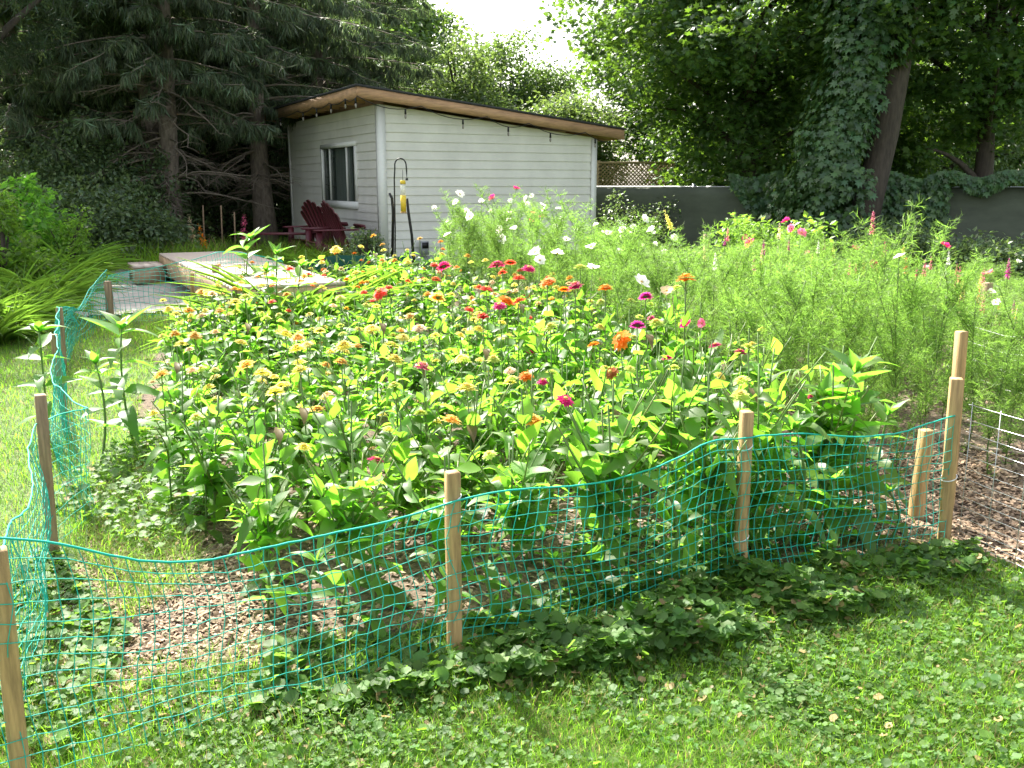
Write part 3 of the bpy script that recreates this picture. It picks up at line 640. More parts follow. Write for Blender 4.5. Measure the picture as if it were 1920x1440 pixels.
# individually placed blooms read from the photograph: px, py, depth, colour, radius (m), label, tilt
HERO = [
 (1286, 528, 4.9, 'orange', .046, 'tall orange zinnia standing above the others at the right end of the bed', (.05, -.05)),
 (1164, 641, 4.6, 'orange', .045, 'orange zinnia tipped sideways below the tall orange one', (.9, -.3)),
 (1146, 703, 4.2, 'rust', .030, 'small rusty orange zinnia low below the tipped orange one', (.9, .1)),
 (1027, 533, 5.4, 'orange', .042, 'deep orange zinnia left of the magenta pair', None),
 (1078, 541, 5.5, 'magenta', .042, 'magenta zinnia right beside the deep orange one', None),
 (1135, 545, 5.4, 'orange', .040, 'flat orange zinnia between magenta blooms', (.05, 0)),
 (1058, 547, 5.6, 'orange', .034, 'orange zinnia half hidden behind the magenta one', None),
 (1210, 560, 5.3, 'purple', .036, 'purple magenta zinnia left of the tall orange stem', None),
 (1195, 613, 5.0, 'purple', .036, 'purple zinnia above the tipped orange one', None),
 (950, 567, 5.6, 'orange', .044, 'orange coral zinnia in the group of three at the centre', None),
 (972, 568, 5.5, 'coral', .036, 'coral zinnia touching the orange one at the centre', None),
 (936, 577, 5.5, 'magenta', .036, 'magenta zinnia left of the centre group', None),
 (904, 597, 5.4, 'red', .034, 'small red zinnia below the centre group', None),
 (880, 583, 5.8, 'coral', .028, 'small coral zinnia left of the red one', None),
 (912, 545, 6.2, 'coral', .040, 'orange red zinnia above the centre group', None),
 (821, 561, 5.8, 'peach', .042, 'peach orange ball zinnia at the middle of the bed', (.5, .1)),
 (818, 527, 6.6, 'coral', .040, 'coral orange zinnia above the peach ball', None),
 (712, 553, 6.0, 'coral', .044, 'coral pink zinnia leaning left of the peach ball', (.4, -.45)),
 (832, 501, 7.6, 'magenta', .052, 'crimson zinnia before the right foot of the feeder', None),
 (932, 499, 7.8, 'magenta', .064, 'large magenta ball zinnia at the back of the bed', (.2, .1)),
 (957, 494, 8.0, 'coral', .044, 'coral red zinnia right behind the large magenta ball', None),
 (991, 506, 7.4, 'magenta', .046, 'crimson zinnia right of the large magenta ball', None),
 (972, 524, 6.8, 'coral', .044, 'flat coral zinnia under the crimson one', (.0, .0)),
 (942, 513, 7.2, 'coral', .030, 'small coral zinnia below the large magenta ball', None),
 (1032, 617, 4.9, 'lime', .035, 'pale lime zinnia near the middle right', None),
 (1088, 505, 6.4, 'lime', .045, 'flat greenish cream zinnia against the cosmos', (.05, 0)),
 (1230, 610, 4.8, 'lime', .038, 'flat lime zinnia beside the purple one', (.05, .05)),
 (1403, 655, 4.3, 'lime', .030, 'lime zinnia right of the taller leafy stems', None),
 (1390, 717, 4.1, 'lime', .034, 'lime zinnia behind the stake with two ties', None),
 (1388, 745, 3.9, 'lime', .036, 'lower lime zinnia just above the stake with two ties', None),
 (925, 678, 4.3, 'lime', .030, 'small lime zinnia in the middle of the leaves', None),
 (998, 791, 3.7, 'golden', .040, 'flat golden zinnia above the sagging front net', (.08, .05)),
 (875, 731, 3.95, 'pale yellow', .040, 'flat yellow zinnia above the middle stake', (.08, .0)),
 (705, 866, 3.35, 'magenta', .030, 'wilted dark pink zinnia low left of the middle stake', None),
 (793, 692, 4.1, 'pink', .036, 'pink zinnia left of the flat yellow one', None),
 (741, 678, 4.2, 'pale yellow', .038, 'pale yellow zinnia left of the pink one', None),
 (735, 652, 4.4, 'pale yellow', .038, 'pale yellow zinnia behind the pink one', None),
 (516, 738, 4.0, 'pale yellow', .036, 'yellow zinnia low at the front left', None),
 (462, 688, 4.3, 'peach', .038, 'double rusty peach zinnia at the left of the bed', (.5, 0)),
 (491, 702, 4.25, 'pale yellow', .036, 'yellow zinnia touching the rusty peach one', None),
 (303, 706, 4.3, 'peach', .036, 'peach zinnia at the far left front', None),
 (369, 785, 4.0, 'lime', .030, 'greenish yellow zinnia lowest at the left front', None),
 (562, 698, 4.2, 'pale yellow', .038, 'soft yellow zinnia left of centre front', None),
 (645, 653, 4.5, 'pale yellow', .042, 'broad cream yellow zinnia on a thick stem left of centre', None),
 (640, 682, 4.4, 'peach', .034, 'peach zinnia just below the broad cream one', None),
 (557, 657, 4.7, 'pale yellow', .038, 'yellow zinnia behind the soft yellow one', None),
 (535, 630, 5.0, 'pale yellow', .040, 'cream zinnia at the left middle of the bed', None),
 (460, 560, 6.3, 'lime', .044, 'lime yellow zinnia on a tall stem before the deck', None),
 (441, 569, 6.2, 'pale yellow', .038, 'yellow zinnia left of the lime one before the deck', None),
 (412, 586, 6.0, 'peach', .034, 'peach zinnia right of the patio net', None),
 (365, 632, 5.3, 'peach', .036, 'rusty peach zinnia left beside two yellow ones', None),
 (340, 648, 5.1, 'pale yellow', .034, 'yellow zinnia lowest of the left trio', None),
 (328, 629, 5.3, 'golden', .030, 'golden zinnia leftmost of the left trio', None),
 (316, 582, 6.4, 'pale yellow', .034, 'small yellow zinnia nearest the patio', None),
 (354, 584, 6.4, 'golden', .036, 'golden zinnia between patio net and deck', None),
 (630, 470, 8.6, 'pale yellow', .050, 'pale yellow zinnia in front of the cloth behind the bed', None),
 (496, 512, 8.0, 'pale yellow', .042, 'pale yellow zinnia in front of the deck planks', None),
 (700, 444, 9.8, 'golden', .030, 'small golden flower tallest before the shed corner', None),
 (717, 460, 9.8, 'golden', .030, 'small golden flower lower right of the tallest', None),
 (787, 449, 9.6, 'golden', .026, 'tiny golden flower left of the white cosmos', None),
 (826, 455, 9.4, 'orange', .028, 'tiny orange flower at the left foot of the cosmos', None),
 (698, 619, 5.0, 'pale yellow', .036, 'yellow zinnia in the centre left behind the cream one', None),
 (786, 619, 5.0, 'cream pink', .036, 'cream pink zinnia in the centre', None),
]
for i, (px, py, Y, c, r, lab, tl) in enumerate(HERO):
    p = at_y(px, py, Y); H = p[2] - float(gz(p[0], Y)) - .01
    zinnia(p[0], Y, ZHm[i % 5], H, lab, [c], r * 1.25, only_main=True, tilt=tl)
BED = [(-1.0, 3.2), (-.5, 3.0), (.1, 3.24), (1.2, 3.82), (1.5, 4.1), (1.45, 5.3), (1.05, 7.0), (.45, 8.4), (-.6, 9.6), (-1.35, 10.6), (-2.55, 9.2), (-2.55, 7.6), (-2.3, 6.2), (-1.8, 4.8)]
def scatter(poly, dmin, nmax, g, tries=20000):
    P = np.array(poly); lo, hi = P.min(0), P.max(0); out = []
    for _ in range(tries):
        q = g.uniform(lo, hi)
        if not inpoly(np.array([q[0]]), np.array([q[1]]), poly)[0]: continue
        if all((q[0] - o[0]) ** 2 + (q[1] - o[1]) ** 2 > dmin ** 2 for o in out): out.append(q)
        if len(out) >= nmax: break
    return out
gl = np.random.default_rng(21)
fill = scatter(BED, .255, 236, gl)
print('filler zinnias', len(fill))
near_words = []
def where(x, y):
    fb = 'front' if y < 4.2 else 'near middle' if y < 5.6 else 'far middle' if y < 7.6 else 'back'
    t = x / (y * .45 + .3)
    lr = 'left' if t < -.5 else 'centre left' if t < -.12 else 'centre right' if t < .3 else 'right'
    return fb, lr
ORD = ['first', 'second', 'third', 'fourth', 'fifth', 'sixth', 'seventh', 'eighth', 'ninth', 'tenth', 'eleventh', 'twelfth', 'thirteenth', 'fourteenth', 'fifteenth', 'sixteenth', 'seventeenth', 'eighteenth', 'nineteenth', 'twentieth']
def in_rows(pts_, per):        # sort points into rows by depth, each row from left to right
    q = sorted(map(tuple, pts_), key=lambda q: q[1]); out = []
    for r in range(0, len(q), per):
        for c, p in enumerate(sorted(q[r:r + per], key=lambda p: p[0] / (p[1] + .3))): out.append((p[0], p[1], r // per, c))
    return out
for i, (x, y, ro, co) in enumerate(in_rows(fill, 16)):
    t = x / (y * .45 + .3); v = ZVm[gl.integers(12, 17) if (y < 4.1 or gl.random() < .35) else gl.integers(0, 12)]
    H = gl.uniform(.52, .66) + .16 * float(np.clip((t + .1) / .6, 0, 1)) * (y < 7) + (.08 if y < 4.2 else 0)
    k = len(v[2]); cols = [None] * k
    if y > 7.2: pal = ['pale yellow', 'pale yellow', 'golden', 'golden', 'peach', 'orange', 'cream pink', 'coral', 'pale yellow']; pr = .36
    elif t < .0: pal = ['pale yellow', 'pale yellow', 'peach', 'cream pink', 'lime', 'pale yellow']; pr = .22
    else: pal = ['lime', 'lime', 'pale yellow', 'coral', 'magenta', 'orange']; pr = .10
    if y < 4.0: pr *= .25
    c0 = pal[gl.integers(0, len(pal))]
    for j in range(k):
        if gl.random() < pr: cols[j] = c0
    n_ = sum(c is not None for c in cols); fb, lr = where(x, y)
    if n_ == 0: lab = 'leafy bloomless zinnia, %s from left in the %s row behind the front net' % (ORD[co], ORD[ro])
    else: lab = '%s zinnia with %s bloom%s, %s from left in the %s row of the bed' % (c0, ORD and ['one', 'two', 'three', 'four', 'five', 'six', 'seven', 'eight', 'nine'][n_ - 1], '' if n_ == 1 else 's', ORD[co], ORD[ro])
    zinnia(x, y, v, H, lab, cols, gl.uniform(.034, .048), lean=(gl.normal(0, .05), gl.normal(0, .05)))

# ------------------------------------------------------------------ broad-leaved plants (young sunflowers)
BL = [leaf_tpl(.42, 6, .25, .35, .62, .1), leaf_tpl(.36, 6, .35, .8, .65, .12), leaf_tpl(.40, 6, .5, .1, .62, -.1)]
def broad(px, py, Y, label, leafL=.2, seed=0, flower=None, gap=.09, low=.2):
    p = at_y(px, py, Y); g0 = float(gz(p[0], Y)); H = p[2] - g0; g = np.random.default_rng(seed)
    o = thing('broad_leaved_plant', label, 'plant', (p[0], Y, g0), 0, 'tall broad leaved plants around the bed'); mb = MB()
    lean = g.normal(0, .04, 2); B = [(lean[0] * t * (1 - t) * 4, lean[1] * t, t * (H - .10)) for t in np.linspace(0, 1, 7)]; mb.tube(B, np.linspace(.008, .005, 7), 7); mb.build('stem', M['zstem'], o)
    P, D, U, S = [], [], [], []; z = H * low; az = g.uniform(0, 3)
    while z < H - .10:
        az += math.pi / 2 + g.normal(0, .2); t = z / H
        for s in (0, math.pi):
            e = -.1 + .7 * t + g.normal(0, .12); a = az + s; P.append((lean[0] * t * (1 - t) * 4, lean[1] * t, z)); D.append((math.cos(a) * math.cos(e), math.sin(a) * math.cos(e), math.sin(e))); U.append((g.normal(0, .2), g.normal(0, .2), 1)); S.append(leafL * g.uniform(.8, 1.15) * (1.1 - .3 * t))
        z += gap * g.uniform(.8, 1.2)
    for k in range(6):                      # upright tip leaves
        a = k * 2.4 + g.uniform(0, .5); e = .75 + .12 * k; P.append((0, lean[1], H - .11)); D.append((math.cos(a) * math.cos(e), math.sin(a) * math.cos(e), math.sin(e))); U.append((-math.cos(a), -math.sin(a), .5)); S.append(leafL * (.8 - .08 * k))
    mb = MB(); leaves_into(mb, BL, P, D, U, S, g); mb.build('leaves', M['big'], o)
    return o
broad(1612, 655, 3.95, 'large leaved plant with a bright upright tip left of the corner stake', .27, 1)
broad(1545, 700, 4.05, 'large leaved plant left beside the tallest one behind the net', .24, 2)
broad(1475, 745, 3.8, 'shorter large leaved plant right of the stake with two ties', .17, 3)
broad(1668, 735, 4.2, 'low large leaved plant between the tallest one and the corner stake', .16, 4)
broad(232, 580, 5.4, 'large leaved plant with a bright tip at the left of the bed', .27, 5)
broad(165, 650, 5.0, 'slender large leaved plant beside the left net', .18, 6, low=.35)
broad(68, 588, 5.6, 'large leaved plant outside the left net at the picture edge', .20, 7)
broad(472, 428, 9.2, 'tall large leaved plant standing before the deck', .30, 8)
broad(590, 1000, 2.98, 'broad leaved plant rising beside the thick stem at the front net', .15, 9, low=.45)
for i, (px, py, Y, L_) in enumerate(((700, 960, 3.05, .15), (480, 930, 3.4, .15), (940, 900, 3.2, .14), (1040, 1000, 3.35, .11), (1250, 870, 3.55, .14), (1330, 800, 3.7, .15))):
    broad(px, py, Y, ['broad leafed plant left of the middle stake behind the net', 'broad leafed plant at the left front of the bed', 'leafy plant just right of the middle stake', 'small leafy plant in the sunlit gap behind the net', 'leafy plant at the right of the sunlit gap', 'leafy plant left of the stake with two ties'][i], L_, 20 + i, low=.15, gap=.07)

for i, (px, py, Y, L_, lab) in enumerate(((1440, 850, 3.75, .13, 'low leafy plant just right of the stake with two ties'), (1500, 830, 3.95, .15, 'low leafy plant under the shorter large leaved plant'), (1560, 850, 3.8, .14, 'low leafy plant at the foot of the tallest large leaved plant'), (1625, 850, 4.0, .14, 'low leafy plant right of the tallest one behind the net'), (1670, 880, 3.95, .12, 'lowest leafy plant beside the short pale stake'), (1350, 900, 3.6, .14, 'low leafy plant left of the foot of the stake with two ties'))):
    broad(px, py, Y, lab, L_, 40 + i, low=.12, gap=.055)

# ------------------------------------------------------------------ cosmos
def cosmos_mesh(seed, H=1.0):
    g = np.random.default_rng(seed); stem = MB(); P, D, S = [], [], []; tips = []
    def br(p0, d, L, r):
        n = 6; pts_ = [p0]; dd = d.copy()
        for i in range(n): dd = nrm(dd + g.normal(0, .08, 3) + np.array([0, 0, .05])); pts_.append(pts_[-1] + dd * L / n)
        stem.tube(pts_, np.linspace(r, r * .5, n + 1), 4); return np.array(pts_)
    main = br(np.zeros(3), np.array([g.normal(0, .08), g.normal(0, .08), 1.]), H, .005); tips.append(main[-1]); segs = [main]
    for k in range(13):
        h = g.uniform(.06, .9); i = h * 6; a = main[int(i)] + (main[min(int(i) + 1, 6)] - main[int(i)]) * (i % 1); az = g.uniform(0, 6.28); L = g.uniform(.22, .46) * (1.15 - h * .5)
        b = br(a, np.array([math.cos(az) * .62, math.sin(az) * .62, .8]), L, .0028); segs.append(b); tips.append(b[-1])
    for s in segs:
        for i in range(len(s) - 1):
            for _ in range(7):
                t = g.random(); node = s[i] + (s[i + 1] - s[i]) * t; az = g.uniform(0, 6.28); d = nrm(np.array([math.cos(az), math.sin(az), g.uniform(.0, .9)])); L = g.uniform(.05, .11)
                for _ in range(7):   # threads of one feathery leaf
                    u = g.random() * L; P.append(node + d * u); D.append(nrm(d * .8 + g.normal(0, .55, 3))); S.append(g.uniform(.022, .05))
                P.append(node); D.append(d); S.append(L)
    P, D, S = map(np.array, (P, D, S)); tp = (np.array([[-.5, 0, 0], [.5, 0, 0], [0, 1, 0]]), np.array([[0, 1, 2]]))
    mb = MB(); mb.add(*placed(tp, P, D, g.normal(size=P.shape), S, g.uniform(.0022, .0042, len(P)))); return stem, mb, tips
CVm = []
for i in range(6):
    a, b, c = cosmos_mesh(300 + i); CVm.append((mesh_of(a, 'stem', M['zstem']), mesh_of(b, 'foliage', M['cos']), c))
def cosmos_flower_mesh(colr, seed):
    g = np.random.default_rng(seed); tp = leaf_tpl(.62, 3, .08, -.15, .75, tipw=.8); mb = MB(); n = 8; a = np.arange(n) * 2 * math.pi / n + g.normal(0, .05, n); e = g.normal(.12, .1, n)
    D = np.c_[np.cos(a) * np.cos(e), np.sin(a) * np.cos(e), np.sin(e)]; mb.add(*placed(tp, D * .08, D, np.tile([0, 0, 1.], (n, 1)), 1.0)); 
    mb.tube([(0, 0, -.12), (0, 0, .02), (0, 0, .12)], [.12, .2, .14], 7, mi=1); return mesh_of(mb, 'flower', [PET[colr], M['eye']])
CF = {c: cosmos_flower_mesh(c, 5) for c in ('white', 'pink', 'magenta', 'red', 'cream pink')}
def put_cf(root, loc, c, r, face=None):
    b = link('flower', CF[c], root); b.location = loc; b.scale = (r, r, r)
    # face the sky, tipped at random (some seen edge on)
    e = random.uniform(.15, 1.35); b.rotation_euler = (e * (1 if random.random() < .6 else -1), random.uniform(-.5, .5), random.uniform(-1, 1)); return b
COSZ = [(px_x(1330, 6.0), 5.6), (px_x(1500, 4.8), 4.9), (px_x(1700, 4.75), 4.7), (px_x(1900, 4.7), 4.7), (px_x(1960, 5.6), 5.6), (px_x(1980, 8.6), 8.6), (px_x(1900, 10), 10.0), (px_x(1500, 10), 9.6), (px_x(1130, 10.8), 10.4), (px_x(830, 10.6), 11.0), (px_x(860, 9.6), 9.4), (px_x(1050, 8.2), 8.3), (px_x(1230, 7), 6.6)]
gc = np.random.default_rng(33)
cp = scatter(COSZ, .27, 185, gc)
print('cosmos', len(cp))
for i, (x, y, ro, co) in enumerate(in_rows(cp, 12)):
    pxl = 960 + x / (y * ct + 1.0 * st) * FPX
    # canopy outline of the photograph, as height of the plant at its own place
    topy = np.interp(pxl, [800, 860, 930, 1000, 1080, 1180, 1240, 1330, 1400, 1500, 1600, 1700, 1800, 1900], [420, 390, 380, 398, 425, 440, 475, 475, 465, 462, 480, 510, 545, 575])
    H = at_y(pxl, topy, y)[2] - float(gz(x, y)); H = float(np.clip(H, .5, 1.2)) * gc.uniform(.84, 1.10)
    v = CVm[gc.integers(0, 6)]
    left = pxl < 1240
    nfl = gc.integers(0, 3) if left else (gc.integers(0, 2) if gc.random() < .3 else 0)
    c = 'white' if (left and gc.random() < .85) else ['pink', 'magenta', 'white'][gc.integers(0, 3)]
    fb = 'front' if y < 6.2 else 'middle' if y < 8 else 'back'; lr = 'before the long shed wall' if pxl < 1110 else 'before the grey fence' if pxl < 1330 else 'in the centre of the right bed' if pxl < 1600 else 'at the right end of the bed'
    lab = 'feathery cosmos %s, %s from left in the %s row' % ('without flowers' if nfl == 0 else 'with %s %s flower%s' % (('one', 'two', 'three')[nfl - 1], c, 's' if nfl > 1 else ''), ORD[co], ORD[ro])
    root = thing('cosmos', lab, 'flower', (x, y, float(gz(x, y))), gc.uniform(0, 6.28), 'feathery cosmos plants'); root.scale = (.9, .9, H / 1.0)
    link('stem', v[0], root); link('foliage', v[1], root)
    tips = sorted(v[2], key=lambda t: -t[2])
    for j in range(nfl):
        b = put_cf(root, tips[j], c, .034); b.scale = (b.scale[0] / .9, b.scale[1] / .9, b.scale[2] / H)
        
# single cosmos flowers above the foliage read from the photograph
def cosmos_stem(px, py, Y, c, r, lab, i):
    p = at_y(px, py, Y); g0 = float(gz(p[0], Y)); o = thing('cosmos', lab, 'flower', (p[0], Y, g0), 0, 'single cosmos flowers on thin stems'); H = p[2] - g0
    MB().tube([(.06 * math.sin(i), .04, 0), (.03 * math.sin(i * 2), .02, H * .5), (0, 0, H - .01)], [.004, .003, .002], 4).build('stem', M['zstem'], o); put_cf(o, (0, 0, H), c, r)
    P = []; g = np.random.default_rng(i); n = 60; P = np.c_[g.normal(0, .02, (n, 2)), g.uniform(.1, H * .95, n)]; D = nrm(g.normal(size=(n, 3)) + [0, 0, .6])
    tp = (np.array([[-.5, 0, 0], [.5, 0, 0], [0, 1, 0]]), np.array([[0, 1, 2]])); MB().add(*placed(tp, P, D, g.normal(size=P.shape), g.uniform(.05, .12, n), np.full(n, .003))).build('foliage', M['cos'], o)
CS = [(862, 364, 9.6, 'white', .05, 'white cosmos flower tipped sideways highest against the shed wall'), (957, 377, 9.8, 'white', .03, 'small white cosmos right of the highest one'), (881, 406, 9.5, 'white', .05, 'broad white cosmos before the lower shed wall'),
 (1047, 391, 9.9, 'white', .035, 'white cosmos right of the red ones on the shed wall'), (920, 395, 9.7, 'white', .03, 'small white cosmos between two larger ones on the wall'), (956, 398, 9.6, 'white', .028, 'tiny white cosmos bud before the wall centre'),
 (839, 440, 9.0, 'white', .045, 'white cosmos at the left edge of the cosmos bed'), (937, 432, 9.0, 'white', .05, 'white cosmos pair nearest the middle, left one'), (963, 428, 9.1, 'white', .04, 'white cosmos pair nearest the middle, right one'), (939, 448, 8.8, 'white', .05, 'white cosmos drooping under the pair'),
 (1000, 399, 9.9, 'magenta', .035, 'upper small crimson cosmos on the shed wall'), (1016, 406, 9.8, 'magenta', .04, 'right crimson cosmos on the shed wall'), (996, 414, 9.8, 'magenta', .028, 'lower small crimson cosmos on the shed wall'),
 (1003, 473, 8.0, 'white', .06, 'large white cosmos above the crimson zinnias'), (1045, 475, 8.0, 'white', .055, 'white cosmos folded right of the large one'), (1012, 488, 7.8, 'white', .05, 'white cosmos just below the large one'),
 (1108, 463, 8.4, 'white', .055, 'bright white cosmos before the right end of the shed'), (1062, 449, 8.6, 'white', .035, 'white cosmos seen edge on near the shed corner'), (1112, 502, 7.0, 'white', .05, 'white cosmos hanging left of the big one'), (1203, 529, 6.2, 'white', .062, 'largest white cosmos near the tall orange zinnia'),
 (1165, 420, 9.2, 'white', .026, 'tiny white cosmos before the grey fence'), (1224, 436, 9.2, 'white', .03, 'small white cosmos left of the pale snapdragon'), (1264, 446, 9.0, 'white', .04, 'white cosmos under the pale snapdragon'), (1250, 545, 6.1, 'cream pink', .045, 'pale pink cosmos beside the tall orange zinnia'), (1283, 489, 7.6, 'white', .03, 'white cosmos above the tall orange zinnia'),
 (1406, 457, 8.2, 'magenta', .055, 'bright magenta cosmos in the right bed'), (1473, 414, 9.0, 'magenta', .045, 'magenta cosmos on a long stalk before the vine tree'), (1503, 437, 8.8, 'pink', .05, 'coral pink cosmos right of the long stalked one'), (1771, 460, 7.8, 'magenta', .05, 'flat crimson cosmos before the grey screen at right'), (1605, 566, 6.2, 'magenta', .03, 'dark crimson seed head in the feathery foliage'),
 (1285, 607, 5.2, 'magenta', .035, 'magenta cosmos at the foot of the tall orange zinnia'), (1316, 606, 5.3, 'pink', .03, 'pink cosmos right of the foot of the tall zinnia')]
for i, a in enumerate(CS): cosmos_stem(*a[:5], a[5], i)

# ------------------------------------------------------------------ snapdragons and other spikes
FLO = leaf_tpl(.8, 2, .3, .5, .6)
def spike_mesh(colr, seed, n=26, lower=True):
    g = np.random.default_rng(seed); mb = MB(); t = np.sort(g.uniform(0, 1, n)); a = np.arange(n) * 2.4
    D = np.c_[np.cos(a), np.sin(a), g.uniform(-.1, .5, n)]; P = np.c_[np.zeros(n), np.zeros(n), t]
    mb.add(*placed(FLO, P, D, np.tile([0, 0, 1.], (n, 1)), .19 * (1.25 - .8 * t))); mb.add(*placed(FLO, P - [0, 0, .03], D + [0, 0, -.6], np.tile([0, 0, 1.], (n, 1)), .15 * (1.25 - .8 * t)))
    return mesh_of(mb, 'flower_spike', PET[colr])
SPK = {c: spike_mesh(c, i) for i, c in enumerate(('pink', 'magenta', 'purple', 'pale yellow', 'coral', 'white', 'red', 'cream pink', 'orange'))}
def spike(px, py, Y, c, L, label, lean=0., name='snapdragon', grp='flower spikes of snapdragons'):
    p = at_y(px, py, Y); g0 = float(gz(p[0], Y)); H = p[2] - g0; o = thing(name, label, 'flower', (p[0], Y, g0), 0, grp)
    MB().tube([(-lean * .6, 0, 0), (-lean * .5, 0, (H - L) * .6), (-lean * .3, 0, H - L), (0, 0, H)], [.005, .004, .003, .002], 5).build('stem', M['zstem'], o)
    s = link('flower_spike', SPK[c], o); s.location = (-lean * .3, 0, H - L); s.scale = (L * .9 if L < .25 else .42, L * .9 if L < .25 else .42, L); s.rotation_euler = (0, math.atan2(lean * .3, L), random.uniform(0, 1) if lean == 0 else 0)
    g = np.random.default_rng(int(px)); n = 26; z = g.uniform(.08, max(.1, H - L - .02), n); a = g.uniform(0, 6.28, n); tp = leaf_tpl(.2, 2, .2, .4)
    MB().add(*placed(tp, np.c_[np.full(n, -lean * .5), np.zeros(n), z], np.c_[np.cos(a), np.sin(a), np.full(n, .5)], np.tile([0, 0, 1.], (n, 1)), g.uniform(.05, .09, n))).build('leaves', M['cos'], o)
for a in ((1638, 394, 7.6, 'pink', .17, 'tallest pink snapdragon spike before the vine tree'), (1660, 452, 7.4, 'magenta', .16, 'magenta snapdragon just right of the tallest pink one'), (1649, 470, 7.0, 'pink', .15, 'pink snapdragon below the tallest spike'),
 (1244, 390, 9.5, 'pale yellow', .20, 'pale yellow snapdragon bending left before the grey fence'), (1365, 426, 9.0, 'pink', .12, 'small pink snapdragon left of the vine tree'), (1462, 418, 8.6, 'cream pink', .13, 'cream pink snapdragon beside the long stalked magenta flower'),
 (1429, 468, 8.0, 'pale yellow', .14, 'yellow snapdragon right of the magenta cosmos'), (1322, 460, 8.5, 'cream pink', .12, 'cream snapdragon by the weathered stake'), (1695, 455, 7.4, 'pale yellow', .12, 'thin yellow snapdragon right of the pink spikes'),
 (1700, 482, 7.2, 'coral', .13, 'coral snapdragon in the pink group at the right'), (1735, 485, 7.2, 'pink', .13, 'pink snapdragon in the group at the right'), (1621, 480, 7.0, 'pale yellow', .13, 'yellow snapdragon left of the pink spikes'),
 (1893, 483, 7.6, 'purple', .16, 'purple flower spike near the right edge'), (1846, 500, 7.3, 'pink', .12, 'pink snapdragon left of the purple spike'), (1838, 540, 6.9, 'coral', .12, 'coral snapdragon below the grey screen at the right'),
 (1780, 470, 7.3, 'white', .10, 'pale snapdragon near the flat crimson flower'), (1875, 560, 6.6, 'red', .10, 'red flower spike by the grey stake at the right'), (1908, 575, 6.5, 'orange', .10, 'orange red flower spike at the right picture edge'), (1720, 500, 6.9, 'magenta', .1, 'small magenta snapdragon low at the right'), (1665, 500, 6.8, 'white', .1, 'white snapdragon low between pink spikes')):
    spike(*a[:5], a[5], lean=(-.28 if a[0] == 1244 else 0))
gk = np.random.default_rng(77); cs_ = ['pink', 'pink', 'cream pink', 'pale yellow', 'magenta', 'white', 'purple']
for i, px in enumerate(sorted(gk.uniform(1340, 1915, 38))):
    py = np.interp(px, [1300, 1600, 1750, 1920], [445, 465, 485, 550]) + gk.uniform(-12, 45); c = cs_[gk.integers(0, 7)]
    spike(px, py, gk.uniform(6.6, 8.6) - (py - 470) * .012, c, gk.uniform(.07, .14), 'short %s snapdragon, %s from the %s in the right bed' % (c, ORD[i] if i < 19 else ORD[37 - i], 'left' if i < 19 else 'right'))
for a in ((354, 402, 15.2, 'cream pink', .42, 'pale pink gladiolus beside the spruce trunk', -.15), (372, 418, 14.6, 'orange', .40, 'orange red gladiolus right of the pale pink one', -.25), (458, 398, 15.4, 'pink', .42, 'pink gladiolus between the spruce trunks', .1), (392, 440, 15.3, 'magenta', .12, 'low magenta flower behind the deck', 0.)):
    spike(*a[:6], lean=a[6], name='gladiolus', grp='gladiolus behind the deck')
for i, (px, py, Y) in enumerate(((378, 385, 15.8), (412, 385, 15.8), (437, 398, 15.6))):
    p = at_y(px, py, Y); tag(MB().tube([(p[0], Y, .3), (p[0] + .02, Y, p[2])], .012, 6).build('plant_cane', M['stakeold']), ['bamboo cane beside the orange gladiolus', 'bamboo cane in the middle behind the deck', 'bamboo cane left of the pink gladiolus'][i], 'cane', 'canes behind the deck')

# ------------------------------------------------------------------ strap-leaved clumps
def strap_mesh(seed, n=160, L=.75, W=.022):
    g = np.random.default_rng(seed); mb = MB()
    for dr in (.7, 1.2, 1.7):
        k = n // 3; t = leaf_tpl(1.0, 7, .15, dr, .45); a = g.uniform(0, 6.28, k); e = g.uniform(.75, 1.45, k); r = g.uniform(0, .14, k)
        D = np.c_[np.cos(a) * np.cos(e), np.sin(a) * np.cos(e), np.sin(e)]; mb.add(*placed(t, np.c_[np.cos(a) * r, np.sin(a) * r, np.zeros(k)], D, np.tile([0, 0, 1.], (k, 1)) + g.normal(0, .1, (k, 3)), L * g.uniform(.55, 1.1, k), np.full(k, W) * g.uniform(.7, 1.3, k)))
    return mesh_of(mb, 'leaves', M['lily'])
SM = [strap_mesh(400 + i) for i in range(4)]
def strap(px, py, Y, s, label, grp='clumps of strap leaves'):
    p = at_y(px, py, Y); o = link('daylily_clump', SM[random.randrange(4)]); o.location = (p[0], Y, float(gz(p[0], Y))); o.scale = (s, s, s); o.rotation_euler[2] = random.uniform(0, 6.28); return tag(o, label, 'plant', grp)
gs = np.random.default_rng(44)
for i, (px, Y) in enumerate([(-20, 8.3), (15, 8.7), (50, 9.1), (95, 9.9), (-10, 9.3), (30, 9.9), (70, 10.2), (130, 11.3), (-5, 10.7), (40, 11.0), (95, 11.4), (-60, 8.6), (150, 12.4), (5, 9.7)]):
    strap(px, 520, Y, .9 if Y < 11 else 1.05, 'arching daylily clump %s' % ['at the left picture edge, front row', 'second from the left edge, front row', 'in the middle of the left border', 'at the right end of the front of the left border', 'behind the edge clump at left', 'in the second row of the left border', 'near the net bend in the left border', 'nearest the patio corner', 'far left in the back row', 'in the back row of the left border', 'in the back row towards the patio', 'cut by the left picture edge', 'behind the patio corner stake', 'low in the front of the left border'][i])
